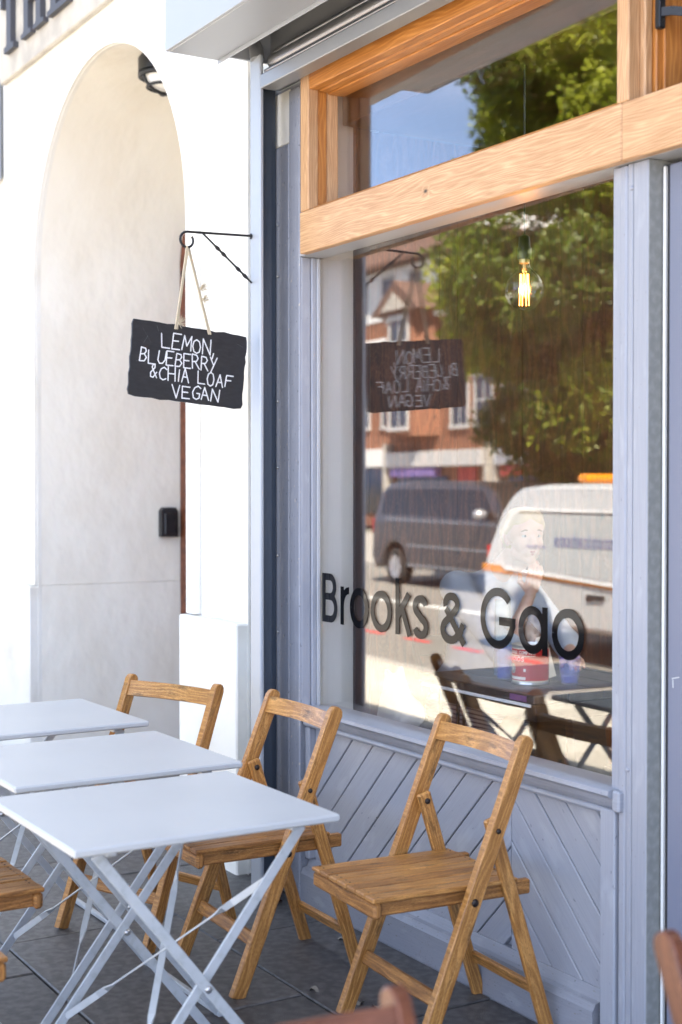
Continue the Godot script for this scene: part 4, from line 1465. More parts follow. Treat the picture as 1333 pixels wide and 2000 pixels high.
	li.light_energy = 0.012
	li.light_size = 0.02
	li.omni_range = 12.0
	li.omni_attenuation = 2.0
	li.shadow_enabled = true
	pb.add_child(li)


const STROKES := {
	"A": [[0, 0, 0.5, 1, 1, 0], [0.2, 0.38, 0.8, 0.38]], "B": [[0, 0, 0, 1, 0.6, 0.95, 0.75, 0.75, 0.55, 0.55, 0, 0.5], [0.55, 0.52, 0.9, 0.3, 0.65, 0.03, 0, 0]],
	"C": [[1, 0.85, 0.6, 1, 0.2, 0.85, 0, 0.5, 0.2, 0.12, 0.6, 0, 1, 0.12]], "E": [[1, 1, 0, 1, 0, 0, 1, 0.02], [0, 0.52, 0.75, 0.54]], "F": [[1, 1, 0, 1, 0, 0], [0, 0.55, 0.75, 0.57]],
	"G": [[1, 0.85, 0.6, 1, 0.2, 0.85, 0, 0.5, 0.2, 0.1, 0.6, 0, 0.95, 0.12, 0.95, 0.45, 0.55, 0.45]], "H": [[0, 0, 0, 1], [1, 0, 1, 1], [0, 0.5, 1, 0.52]], "I": [[0.5, 0, 0.5, 1]],
	"K": [[0, 0, 0, 1], [0.9, 1, 0, 0.45, 1, 0]], "L": [[0, 1, 0, 0, 1, 0]], "M": [[0, 0, 0.1, 1, 0.5, 0.3, 0.9, 1, 1, 0]], "N": [[0, 0, 0, 1, 1, 0, 1, 1]],
	"O": [[0.5, 1, 0.15, 0.85, 0, 0.5, 0.15, 0.12, 0.5, 0, 0.85, 0.12, 1, 0.5, 0.85, 0.88, 0.5, 1]], "P": [[0, 0, 0, 1, 0.6, 1, 0.85, 0.78, 0.6, 0.5, 0, 0.48]],
	"R": [[0, 0, 0, 1, 0.65, 0.96, 0.85, 0.75, 0.6, 0.52, 0, 0.48], [0.4, 0.5, 1, 0]], "S": [[0.95, 0.85, 0.5, 1, 0.1, 0.8, 0.3, 0.55, 0.75, 0.45, 0.92, 0.2, 0.5, 0, 0.05, 0.12]], "T": [[0, 1, 1, 1], [0.5, 1, 0.5, 0]],
	"U": [[0, 1, 0, 0.25, 0.3, 0, 0.7, 0.02, 1, 0.3, 1, 1]], "V": [[0, 1, 0.5, 0, 1, 1]], "X": [[0, 0, 1, 1], [0, 1, 1, 0]], "Y": [[0, 1, 0.5, 0.48], [1, 1, 0.15, -0.12]], "Q": [[0, 0, 1, 1]],
	"&": [[1, 0, 0.25, 0.75, 0.35, 0.98, 0.6, 0.98, 0.65, 0.75, 0.1, 0.35, 0.15, 0.05, 0.5, 0, 0.95, 0.42]], ",": [[0.6, 0.1, 0.2, -0.3]], "Z": [[0, 1, 1, 1, 0, 0, 1, 0]]}


# writes by strokes into an image: x, y the lower left of the first letter, in pixels
func write(im: Image, text: String, x: float, y: float, w: float, h: float, gap: float, pen: float, col: Color, rough: FastNoiseLite, slope := 0.0) -> void:
	var x0 := x
	var hr := RandomNumberGenerator.new()
	hr.seed = text.length() * 7 + int(y)
	for ch in text:
		var lean := hr.randf_range(-0.12, 0.10) if rough else 0.0
		var dy0 := hr.randf_range(-7.0, 7.0) if rough else 0.0
		var hk := hr.randf_range(0.90, 1.10) if rough else 1.0
		var adv := w
		if ch == " ": x += w * 0.7 + gap
		else:
			if ch == "I": adv = w * 0.3
			elif ch == ",": adv = w * 0.3
			elif ch == "M": adv = w * 1.15
			if STROKES.has(ch):
				for s in STROKES[ch]:
					for i in range(0, s.size() - 2, 2):
						var a := Vector2(x + s[i] * adv + s[i + 1] * h * lean, y + dy0 - s[i + 1] * h * hk + (x - x0) * slope)
						var b := Vector2(x + s[i + 2] * adv + s[i + 3] * h * lean, y + dy0 - s[i + 3] * h * hk + (x - x0) * slope)
						var steps := int(a.distance_to(b) / 1.0) + 1
						for k in steps + 1:
							var p := a.lerp(b, float(k) / steps)
							var pr := int(ceil(pen))
							for dy in range(-pr, pr + 1):
								for dx in range(-pr, pr + 1):
									if dx * dx + dy * dy > pen * pen: continue
									var px := int(p.x) + dx
									var py := int(p.y) + dy
									if px < 0 or py < 0 or px >= im.get_width() or py >= im.get_height(): continue
									var k2 := 1.0
									if rough: k2 = clampf(0.75 + rough.get_noise_2d(px, py) * 1.3, 0.0, 1.0)
									im.set_pixel(px, py, im.get_pixel(px, py).lerp(col, k2 * 0.85))
			x += adv + gap


func tin_label() -> Material:
	var im := Image.create(1024, 300, false, Image.FORMAT_RGB8)
	im.fill(Color(0.72, 0.07, 0.09))
	for u in [0, 512]:
		for k in 12: im.fill_rect(Rect2i(u + 20, 118 + k * 12, 440, 2), Color(0.55, 0.04, 0.07))
		write(im, "CANNING COMPANY", u + 40, 52, 17, 26, 6, 2.6, Color(0.95, 0.92, 0.86), null)
		im.fill_rect(Rect2i(u + 30, 66, 330, 4), Color(0.95, 0.92, 0.86))
		write(im, "KYKNOS", u + 46, 118, 27, 36, 10, 5.0, Color(0.08, 0.04, 0.05), null)
		write(im, "KYKNOS", u + 43, 115, 27, 36, 10, 3.0, Color(0.96, 0.94, 0.9), null)
		for yy in range(-46, 47):
			for xx in range(-46, 47):
				if xx * xx + yy * yy < 46 * 46: im.set_pixel(u + 120 + xx, 185 + yy, Color(0.9, 0.88, 0.82) if (yy + 50) % 12 < 5 or absi(xx) + absi(yy) < 22 else Color(0.05, 0.05, 0.05))
		im.fill_rect(Rect2i(u + 250, 180, 22, 26), Color(0.9, 0.88, 0.84))
		im.fill_rect(Rect2i(u + 30, 252, 240, 26), Color(0.9, 0.87, 0.82))
	im.fill_rect(Rect2i(0, 0, 1024, 12), Color(0.85, 0.83, 0.76))
	im.fill_rect(Rect2i(0, 286, 1024, 14), Color(0.85, 0.83, 0.76))
	var m := mat("tin_paper", Color.WHITE, 0.4)
	m.albedo_texture = tex(im)
	return m


# ---------------------------------------------------------------- the street across the way (seen mirrored in the window)
func wheel(parent: Node, at: Vector3, r: float) -> void:
	var xf := Transform3D(Basis(V(1, 0, 0), V(0, 0, 1), V(0, -1, 0)), at)
	var g := G.new()
	g.lathe([Vector2(r * 0.62, -0.09), Vector2(r * 0.9, -0.10), Vector2(r, -0.07), Vector2(r, 0.07), Vector2(r * 0.9, 0.10), Vector2(r * 0.62, 0.09)], 28, xf)
	var w := obj("wheel", g, M.tyre, parent)
	g = G.new()
	g.lathe([Vector2(0, -0.085), Vector2(r * 0.2, -0.088), Vector2(r * 0.25, -0.07), Vector2(r * 0.56, -0.08), Vector2(r * 0.63, -0.092), Vector2(r * 0.63, 0.092), Vector2(r * 0.56, 0.08), Vector2(0, 0.085)], 28, xf)
	obj("rim", g, M.rim, w)
	g = G.new()
	for k in 7:
		var a := TAU * k / 7
		g.bar(at + V(cos(a) * r * 0.2, sin(a) * r * 0.2, -0.086), at + V(cos(a) * r * 0.58, sin(a) * r * 0.58, -0.09), V(-sin(a), cos(a), 0), r * 0.16, 0.012, 0.002)
	obj("spoke", g, M.silver, w)


# body from a side outline (x forward, y up); the sides lean inwards above the waist
func car_body(outline: PackedVector2Array, half: float, waist: float, lean: float, edge := 0.07) -> G:
	var g := G.new()
	var sm := outline
	var inner := Geometry2D.offset_polygon(sm, -edge, Geometry2D.JOIN_ROUND)[0]
	var zf := func(p: Vector2, e: float) -> float: return half - e - maxf(0.0, p.y - waist) * lean
	# rim strip: outline at reduced width, then a rounded step to the inner outline at full width
	var cnt := sm.size()
	var ar := 0.0
	for i in cnt: ar += sm[i].cross(sm[(i + 1) % cnt])
	var sg := signf(ar)
	var nrm := []
	for i in cnt:
		var d0 := (sm[i] - sm[(i - 1 + cnt) % cnt]).normalized()
		var d1 := (sm[(i + 1) % cnt] - sm[i]).normalized()
		var n0 := Vector2(d0.y, -d0.x) * sg
		var n1 := Vector2(d1.y, -d1.x) * sg
		nrm.append([n0, n1] if n0.dot(n1) < 0.5 else [(n0 + n1).normalized(), (n0 + n1).normalized()])
	for i in cnt:
		var j := (i + 1) % cnt
		var a := sm[i]
		var b := sm[j]
		var na: Vector2 = nrm[i][1]
		var nb: Vector2 = nrm[j][0]
		var za: float = zf.call(a, edge)
		var zb: float = zf.call(b, edge)
		g.tri(V(a.x, a.y, -za), V(b.x, b.y, -zb), V(b.x, b.y, zb), V(na.x, na.y, 0), V(nb.x, nb.y, 0), V(nb.x, nb.y, 0))
		g.tri(V(a.x, a.y, -za), V(b.x, b.y, zb), V(a.x, a.y, za), V(na.x, na.y, 0), V(nb.x, nb.y, 0), V(na.x, na.y, 0))
		# nearest inner points
		var qa := inner[0]
		var qb := inner[0]
		for z in inner:
			if z.distance_squared_to(a) < qa.distance_squared_to(a): qa = z
			if z.distance_squared_to(b) < qb.distance_squared_to(b): qb = z
		for s in [-1.0, 1.0]:
			var n0 := V(na.x, na.y, 0)
			var n1 := V(nb.x, nb.y, 0)
			var ns := V(0, 0, s)
			g.tri(V(a.x, a.y, za * s), V(b.x, b.y, zb * s), V(qb.x, qb.y, zf.call(qb, 0.0) * s), n0, n1, ns)
			g.tri(V(a.x, a.y, za * s), V(qb.x, qb.y, zf.call(qb, 0.0) * s), V(qa.x, qa.y, zf.call(qa, 0.0) * s), n0, ns, ns)
	for piece in [PackedVector2Array([Vector2(-20, -5), Vector2(20, -5), Vector2(20, waist), Vector2(-20, waist)]), PackedVector2Array([Vector2(-20, waist), Vector2(20, waist), Vector2(20, 9), Vector2(-20, 9)])]:
		for poly in Geometry2D.intersect_polygons(inner, piece):
			var tr := Geometry2D.triangulate_polygon(poly)
			var lift: float = lean if piece[0].y > 0.0 else 0.0
			for i in range(0, tr.size(), 3):
				for s in [-1.0, 1.0]:
					var p := []
					for k in 3: p.append(V(poly[tr[i + k]].x, poly[tr[i + k]].y, zf.call(poly[tr[i + k]], 0.0) * s))
					var nn := V(0, lift, s).normalized()
					g.tri(p[0], p[1], p[2], nn, nn, nn)
	return g


# a flat panel on a vehicle's near side (-z), following the lean
func side_panel(poly: PackedVector2Array, half: float, waist: float, lean: float, proud: float) -> G:
	var g := G.new()
	var mid := 0.0
	for p in poly: mid += p.y / poly.size()
	var tilt := atan(lean) if mid > waist else 0.0
	var cz := -(half - maxf(0.0, mid - waist) * lean) - proud
	var q := PackedVector2Array()
	for p in poly: q.append(Vector2(p.x, (p.y - mid) / cos(tilt)))
	g.extrude(q, 0.02, Transform3D(Basis(V(1, 0, 0), V(0, cos(tilt), sin(tilt)), V(0, -sin(tilt), cos(tilt))), V(0, mid, cz)), true, 0)
	return g


func arches(base: Array, centres: Array, r: float) -> PackedVector2Array:
	# «base» runs along the bottom from front to rear; the wheel arches are cut in at the centres
	var p := PackedVector2Array()
	for e in base: p.append(e)
	for c in centres:
		for i in 9:
			var a := PI * i / 8.0
			p.append(Vector2(c, 0.30) + Vector2(cos(a), sin(a)) * r)
	return p


func street() -> void:
	# white van
	var v := thing("white_van", "small white van with an orange stripe and an amber roof beacon", "van", V(-11.80, -0.12, 6.22))
	var o := arches([Vector2(0.06, 0.28), Vector2(0.0, 0.45), Vector2(0.0, 0.80), Vector2(0.06, 1.05), Vector2(0.20, 1.42), Vector2(0.32, 1.56), Vector2(0.46, 1.62), Vector2(0.9, 1.655), Vector2(1.7, 1.66), Vector2(2.4, 1.62), Vector2(2.7, 1.52), Vector2(3.25, 1.08), Vector2(3.8, 0.98), Vector2(4.05, 0.80), Vector2(4.12, 0.5), Vector2(4.08, 0.28)], [3.35, 0.78], 0.36)
	obj("body", car_body(o, 0.82, 0.86, 0.17), M.van_white, v)
	var win := PackedVector2Array([Vector2(0.50, 1.375), Vector2(0.46, 1.35), Vector2(0.325, 1.12), Vector2(0.33, 1.07), Vector2(0.40, 0.90), Vector2(0.45, 0.868), Vector2(2.35, 0.785), Vector2(2.35, 1.375)])
	var win_o := Geometry2D.offset_polygon(win, 0.045, Geometry2D.JOIN_ROUND)[0]
	obj("window_surround", side_panel(win_o, 0.82, 0.86, 0.17, 0.012), mat("van_trim_highlight", lin(0.85, 0.86, 0.86), 0.3), v)  # highlight on the rounded trim, put into its white colour
	var wp := obj("side_panel_window", side_panel(win, 0.82, 0.86, 0.17, 0.017), M.van_panel, v)
	obj("window_top_seal", side_panel(pv([0.54, 1.376, 2.35, 1.376, 2.35, 1.392, 0.55, 1.392]), 0.82, 0.86, 0.17, 0.018), M.trim_black, v)
	obj("front_door_window", side_panel(pv([2.46, 0.95, 3.0, 1.02, 2.62, 1.46, 2.46, 1.46]), 0.82, 0.86, 0.17, 0.008), M.car_glass, v)
	obj("orange_stripe", side_panel(pv([0.03, 0.795, 2.4, 0.71, 4.0, 0.69, 4.0, 0.765, 2.4, 0.785, 0.03, 0.868]), 0.82, 0.90, 0.17, 0.006), M.stripe_orange, v)
	var tm := TextMesh.new()
	tm.text = "Kelly Communications"
	var f := SystemFont.new()
	f.font_names = PackedStringArray(["Droid Serif"])
	tm.font = f
	tm.font_size = 40
	tm.depth = 0.0
	var bb := tm.get_aabb()
	var sc := 1.62 / bb.size.x
	var tx := put("company_name", tm, M.text_blue, wp)
	tx.transform = Transform3D(Basis.from_euler(V(-0.168, PI, 0)).scaled_local(V(sc, sc, 1)), V(2.02, 1.13, -0.82 + 0.045 - 0.027))
	var g := G.new()
	g.slab(V(0.75, 1.055, -0.805), V(1.10, 1.066, -0.801), 0.0)
	obj("small_print_line", g, M.text_blue, wp)
	g = G.new()
	g.slab(V(1.76, 0.62, -0.85), V(2.0, 0.66, -0.815), 0.015)
	g.slab(V(1.72, 0.60, -0.83), V(1.80, 0.655, -0.815), 0.01)
	obj("handle", g, M.trim_black, v)
	g = G.new()
	g.slab(V(0.02, 0.3, -0.75), V(0.06, 0.5, 0.75), 0.02)
	obj("bumper", g, M.trim_black, v)
	g = G.new()
	g.slab(V(0.06, 0.92, -0.80), V(0.10, 1.05, -0.72), 0.01)
	obj("tail_lamp", g, M.lamp_red, v)
	for x in [0.78, 3.35]: wheel(v, V(x, 0.30, -0.70), 0.30)
	for x in [0.78, 3.35]: wheel(v, V(x, 0.30, 0.70), 0.30)
	g = G.new()
	for z in [-0.19, 0.19]: g.slab(V(0.92, 1.665, z - 0.15), V(1.12, 1.755, z + 0.188), 0.035)
	obj("amber_beacon", g, M.amber, v)
	g = G.new()
	for z in [-0.25, 0.25]: g.slab(V(0.96, 1.63, z - 0.03), V(1.08, 1.675, z + 0.03), 0.005)
	obj("beacon_foot", g, M.trim_black, v)

	# dark people carrier parked across the road
	v = thing("dark_van", "dark brown people carrier parked on the far side of the road", "van", V(-21.28, -0.12, 10.22))
	o = arches([Vector2(0.08, 0.25), Vector2(0.0, 0.45), Vector2(0.02, 0.75), Vector2(0.06, 1.1), Vector2(0.22, 1.58), Vector2(0.40, 1.70), Vector2(1.2, 1.735), Vector2(2.6, 1.73), Vector2(3.45, 1.68), Vector2(3.75, 1.56), Vector2(4.15, 1.12), Vector2(4.75, 1.0), Vector2(5.0, 0.8), Vector2(5.05, 0.45), Vector2(4.98, 0.25)], [4.15, 0.80], 0.39)
	obj("body", car_body(o, 0.92, 1.05, 0.16), M.van_dark, v)
	for e in [[0.34, 1.18, 1.24, 1.17, 1.24, 1.60, 0.46, 1.60, 0.38, 1.5], [1.30, 1.17, 2.46, 1.15, 2.46, 1.60, 1.30, 1.60], [2.52, 1.15, 3.80, 1.12, 3.62, 1.38, 3.42, 1.58, 2.52, 1.60]]:
		obj("side_window", side_panel(pv(e), 0.92, 1.05, 0.16, 0.008), M.car_glass, v)
	for e in [[0.55, 1.085, 4.05, 1.045, 4.05, 1.07, 0.55, 1.115], [1.25, 0.655, 3.7, 0.645, 3.7, 0.68, 1.25, 0.69], [1.25, 0.33, 3.7, 0.32, 3.7, 0.36, 1.25, 0.37]]:
		obj("side_trim", side_panel(pv(e), 0.92, 1.2, 0.16, 0.008), M.steel_grey, v)
	g = G.new()
	g.ball(V(3.62, 1.22, -1.03), V(0.10, 0.085, 0.12), 12, 8)
	obj("wing_mirror", g, M.silver, v)
	g = G.new()
	g.slab(V(0.0, 0.85, -0.9), V(0.14, 1.1, -0.80), 0.02)
	obj("tail_lamp", g, M.lamp_red, v)
	for x in [0.80, 4.15]:
		wheel(v, V(x, 0.30, -0.80), 0.31)
		wheel(v, V(x, 0.30, 0.80), 0.31)

	houses()
	tree("street_tree", "tall leafy green tree on the far pavement opposite the café window", V(-17.8, 0, 12.9), 6.0, V(4.1, 5.3, 3.2), 185, 7)
	tree("street_tree", "second street tree farther right along the far pavement", V(-12.4, 0, 13.6), 6.2, V(4.2, 4.6, 3.2), 60, 11)


func sash(parent: Node, c: Vector3, w: float, h: float) -> void:
	var g := G.new()
	for e in [[-w / 2 - 0.10, -h / 2 - 0.12, w / 2 + 0.10, -h / 2], [-w / 2 - 0.10, h / 2, w / 2 + 0.10, h / 2 + 0.16]]: g.slab(c + V(e[0], e[1], -0.10), c + V(e[2], e[3], 0.0), 0.01)
	for e in [[-w / 2 - 0.08, -w / 2], [w / 2, w / 2 + 0.08]]: g.slab(c + V(e[0], -h / 2, -0.06), c + V(e[1], h / 2, 0.0))
	g.slab(c + V(-w / 2, -0.03, -0.045), c + V(w / 2, 0.03, 0.0))
	g.slab(c + V(-0.02, -h / 2, -0.03), c + V(0.02, h / 2, 0.0))
	var o := obj("window", g, M.sash_white, parent)
	g = G.new()
	g.slab(c + V(-w / 2, -h / 2, -0.02), c + V(w / 2, h / 2, 0.02))
	obj("pane", g, M.house_glass, o)


func houses() -> void:
	# brick parade with shops below, two bays wide per house
	var labels := ["left brick house of the parade, with a white gable and bay window", "brick parade house right beside the white-gabled one", "brick parade house behind the street tree", "brick parade house farthest right along the parade"]
	for k in 4:
		var x0 := -39.6 + k * 6.2
		var t := thing("brick_house", labels[k], "house", Vector3.ZERO, 0.0, "brick houses of the parade")
		var z := 20.0 + 0.06 * (k % 2)
		var g := G.new()
		g.slab(V(x0, 0, z), V(x0 + 6.18, 6.9, z + 8))
		obj("wall", g, M.brick, t)
		g = G.new()
		g.extrude(pv([z - 0.4, 6.9, z + 4.2, 7.9, z + 8.4, 6.9]), 6.18, run_x(x0))
		var rf := obj("roof", g, M.roof_tile, t)
		g = G.new()
		g.slab(V(x0 + 5.4, 7.2, z + 3.4), V(x0 + 6.1, 9.2, z + 4.6), 0.03)
		obj("chimney", g, M.brick, rf)
		g = G.new()
		g.slab(V(x0, 6.72, z - 0.2), V(x0 + 6.18, 6.9, z + 0.02), 0.03)
		g.slab(V(x0, 5.0, z - 0.06), V(x0 + 6.18, 5.14, z + 0.02), 0.01)
		obj("string_course", g, M.trim_white, t)
		# bay with gable
		var bxs := x0 + 1.9
		g = G.new()
		g.extrude(pv([bxs - 1.3, z + 0.1, bxs - 0.8, z - 0.75, bxs + 0.8, z - 0.75, bxs + 1.3, z + 0.1]), 4.0, Transform3D(Basis(V(1, 0, 0), V(0, 0, 1), V(0, 1, 0)), V(0, 3.1, 0)))
		var bay := obj("bay", g, M.brick, t)
		g = G.new()
		g.extrude(pv([bxs - 1.5, 6.9, bxs + 1.5, 6.9, bxs, 7.9]), 3.0, Transform3D(Basis(), V(0, 0, z - 0.95)))
		obj("gable", g, M.roof_tile, bay)
		g = G.new()
		g.extrude(pv([bxs - 0.8, 6.98, bxs + 0.8, 6.98, bxs, 7.5]), 0.03, Transform3D(Basis(), V(0, 0, z - 0.985)))
		obj("gable_panel", g, M.stone_band, bay)
		for y in [4.05, 6.0]:
			sash(t, V(bxs, y, z - 0.752), 1.05, 1.35)
			sash(t, V(bxs + 2.35, y, z - 0.002), 0.85, 1.35)
			sash(t, V(bxs + 3.65, y, z - 0.002), 0.85, 1.35)
		# shop
		g = G.new()
		g.slab(V(x0 + 0.25, 2.15, z - 0.35), V(x0 + 5.9, 2.62, z - 0.02), 0.02)
		obj("shop_fascia", g, [M.shop_board, M.trim_white, M.shop_board, M.shop_red][k], t)
		g = G.new()
		g.slab(V(x0 + 0.5, 1.85, z - 0.30), V(x0 + 3.2, 2.13, z - 0.02), 0.02)
		obj("shop_blind", g, [M.shop_purple, M.shop_red, M.shop_purple, M.trim_white][k], t)
		g = G.new()
		g.slab(V(x0 + 0.5, 0.5, z - 0.06), V(x0 + 3.6, 1.84, z - 0.01))
		obj("shop_window", g, M.house_glass, t)
		g = G.new()
		g.slab(V(x0 + 4.2, 0.05, z - 0.07), V(x0 + 5.2, 2.1, z - 0.01), 0.02)
		obj("shop_door", g, M.shop_red, t)
		for x in [x0 + 0.02, x0 + 5.92]:
			g = G.new()
			g.slab(V(x, 0, z - 0.3), V(x + 0.24, 2.9, z - 0.01), 0.02)
			obj("shop_pilaster", g, M.stone_band, t)
	# tall corner block farther off with white upper storeys
	var t := thing("corner_block", "tall distant corner block with white upper storeys over banded red brick", "building", V(-60.0, 0, 31.0))
	var g := G.new()
	g.slab(V(-9, 0, 0), V(7.5, 9.6, 9))
	obj("wall", g, M.brick, t)
	g = G.new()
	g.slab(V(-9.05, 9.6, -0.05), V(7.55, 12.0, 9))
	obj("upper_wall", g, M.trim_white, t)
	for y in [3.4, 6.2, 8.2]:
		g = G.new()
		g.slab(V(-9.05, y, -0.08), V(7.55, y + 0.55, 0.1), 0.02)
		obj("white_band", g, M.trim_white, t)
	g = G.new()
	g.extrude(pv([-0.9, 12.0, -0.9, 12.2, 0.2, 13.3, 8.0, 13.3, 9.0, 12.0]), 15.0, run_x(-8.0))
	obj("roof", g, M.roof_tile, t)
	g = G.new()
	g.slab(V(-1.5, 13.2, 0.5), V(5.0, 15.2, 8))
	obj("attic_storey", g, M.trim_white, t)
	for x in [-7.0, -4.4, -1.8, 0.8, 3.4, 6.0]:
		for y in [4.9, 7.3, 10.8]: sash(t, V(x, y, -0.06), 1.0, 1.5)
	for x in [-0.4, 1.8, 4.0]: sash(t, V(x, 14.2, 0.48), 0.8, 1.1)
	t = thing("brick_terrace", "low red brick terrace between the corner block and the brick parade", "house", V(-46.5, 0, 24.5))
	g = G.new()
	g.slab(V(-6.5, 0, 0), V(6.0, 6.2, 7))
	obj("wall", g, M.brick, t)
	g = G.new()
	g.extrude(pv([-0.4, 6.2, 3.5, 7.4, 7.4, 6.2]), 12.5, run_x(-6.5))
	obj("roof", g, M.roof_tile, t)
	for x in [-5.2, -3.2, -1.2, 0.8, 2.8, 4.8]:
		sash(t, V(x, 4.6, -0.002), 0.9, 1.4)
	g = G.new()
	g.slab(V(-6.4, 2.3, -0.4), V(5.9, 3.0, -0.01), 0.02)
	obj("shop_fascia", g, M.trim_white, t)
	g = G.new()
	g.slab(V(-6.2, 0.5, -0.06), V(5.7, 2.25, -0.01))
	obj("shop_window", g, M.house_glass, t)


func tree(called: String, label: String, at: Vector3, cy: float, r: Vector3, clumps: int, seed_: int) -> void:
	var t := thing(called, label, "tree", at, 0.0, "street trees opposite")
	var rr := RandomNumberGenerator.new()
	rr.seed = seed_
	var g := G.new()
	g.tube([V(0, -0.1, 0), V(0.05, 1.0, 0.02), V(-0.05, 2.4, 0.05), V(0.1, 4.2, 0), V(0.15, 6.5, 0.1), V(0.1, 9.0, 0)], [0.30, 0.22, 0.19, 0.16, 0.10, 0.04], 10)
	for k in 11:
		var a := rr.randf() * TAU
		var y0 := rr.randf_range(2.2, 7.5)
		var p := V(0.08, y0, 0.03)
		var e := V(cos(a) * r.x * 0.75, y0 + rr.randf_range(0.8, 2.2), sin(a) * r.z * 0.75)
		g.tube([p, p.lerp(e, 0.4) + V(0, 0.25, 0), e], [0.08, 0.05, 0.015], 6)
	obj("trunk", g, M.bark, t)
	# one cluster: leaves turned every way round a short twig
	g = G.new()
	for k in 16:
		var d := V(rr.randf_range(-1, 1), rr.randf_range(-1, 1), rr.randf_range(-1, 1)).normalized()
		var s := d.cross(V(rr.randf_range(-1, 1), rr.randf_range(-1, 1), rr.randf_range(-1, 1))).normalized()
		var n := d.cross(s)
		var b := d * rr.randf_range(0.02, 0.10)
		var tip := b + d * rr.randf_range(0.07, 0.11)
		var m1 := b.lerp(tip, 0.45) + s * 0.024 + n * 0.009
		var m2 := b.lerp(tip, 0.45) - s * 0.024 + n * 0.009
		g.tri(b, m1, tip, n, n, n)
		g.tri(b, tip, m2, n, n, n)
	var mesh := g.mesh()
	mesh.surface_set_material(0, M.leaf)
	var xs := []
	var cs := []
	for c in clumps:
		var d := V(rr.randf_range(-1, 1), rr.randf_range(-1, 1), rr.randf_range(-1, 1)).normalized() * pow(rr.randf(), 0.38)
		var cc := V(0.1, cy, 0) + d * r
		var cr := rr.randf_range(0.6, 1.15)
		var tone := rr.randf()
		for i in 170:
			var q := V(rr.randf_range(-1, 1), rr.randf_range(-1, 1), rr.randf_range(-1, 1))
			if q.length() > 1.0: q = q.normalized() * rr.randf_range(0.6, 1.0)
			var bs := Basis.from_euler(V(rr.randf() * TAU, rr.randf() * TAU, rr.randf() * TAU)).scaled(Vector3.ONE * rr.randf_range(0.9, 1.5))
			xs.append(Transform3D(bs, cc + q * V(cr * 1.15, cr * 0.75, cr)))
			var k := clampf(tone * 0.7 + rr.randf() * 0.4, 0, 1)
			cs.append(Color(0.09, 0.14, 0.012).lerp(Color(0.40, 0.43, 0.03), k * k))
	var mm := MultiMesh.new()
	mm.transform_format = MultiMesh.TRANSFORM_3D
	mm.use_colors = true
	mm.mesh = mesh
	mm.instance_count = xs.size()
	for i in xs.size():
		mm.set_instance_transform(i, xs[i])
		mm.set_instance_color(i, cs[i])
	var o := MultiMeshInstance3D.new()
	o.name = "crown"
	o.multimesh = mm
	o.set_meta("kind", "stuff")
	t.add_child(o)


# ---------------------------------------------------------------- café tables and folding chairs
func make_table(label: String, at: Vector3, turn: float) -> void:
	var t := thing("cafe_table_white", label, "table", at, turn, "white folding café tables in a row")
	var g := G.new()
	g.slab(V(-0.30, 0.712, -0.33), V(0.30, 0.73, 0.33), 0.004)
	obj("tabletop", g, M.table_white, t)
	g = G.new()
	for z in [-0.24, 0.22]: g.slab(V(-0.27, 0.698, z), V(0.27, 0.7118, z + 0.025), 0.002)
	obj("top_batten", g, M.table_steel, t)
	for x in [-0.245, 0.245]:
		var i := 0.006 * signf(x)
		g = G.new()
		g.bar(V(x, 0.70, 0.26), V(x, 0.012, -0.28), V(0, 1, 0), 0.025, 0.006, 0.0015)
		obj("leg", g, M.table_steel, t)
		g = G.new()
		g.bar(V(x - i * 1.3, 0.70, -0.26), V(x - i * 1.3, 0.012, 0.28), V(0, 1, 0), 0.025, 0.006, 0.0015)
		obj("leg", g, M.table_steel, t)
		g = G.new()
		g.ball(V(x + i * 0.6, 0.356, -0.01), V(0.006, 0.009, 0.009), 10, 8)
		g.ball(V(x - i * 1.9, 0.356, -0.01), V(0.006, 0.009, 0.009), 10, 8)
		obj("rivet", g, M.rivet, t)
	for z in [-0.283, 0.283]:
		g = G.new()
		g.slab(V(-0.255, 0.001, z - 0.009), V(0.255, 0.017, z + 0.009), 0.003)
		obj("foot_bar", g, M.table_steel, t)
	# thin flat braces with a twist near each end, crossing between the two frames
	for s in [-1.0, 1.0]:
		g = G.new()
		var a := V(-0.235 * s, 0.17, 0.155)
		var b := V(0.235 * s, 0.585, -0.170)
		var pts := []
		var dir := (b - a).normalized()
		var prev := []
		for k in 25:
			var u := k / 24.0
			var tw := 0.0
			if u < 0.26: tw = smoothstep(0.16, 0.26, u)
			elif u > 0.74: tw = 1.0 - smoothstep(0.74, 0.84, u)
			else: tw = 1.0
			var c := a.lerp(b, u)
			var side := Vector3.UP - dir * dir.y
			side = side.normalized().rotated(dir, tw * PI * 0.5)
			var nn := dir.cross(side)
			var w := 0.0085
			var th := 0.002
			var ring := [c + side * w + nn * th, c - side * w + nn * th, c - side * w - nn * th, c + side * w - nn * th]
			var rn := [nn, -side, -nn, side]
			if prev.size():
				for q in 4:
					g.quad(prev[0][q], prev[0][(q + 1) % 4], ring[(q + 1) % 4], ring[q], (prev[1][q] + rn[q]).normalized())
			prev = [ring, rn]
		obj("brace", g, M.table_steel, t)


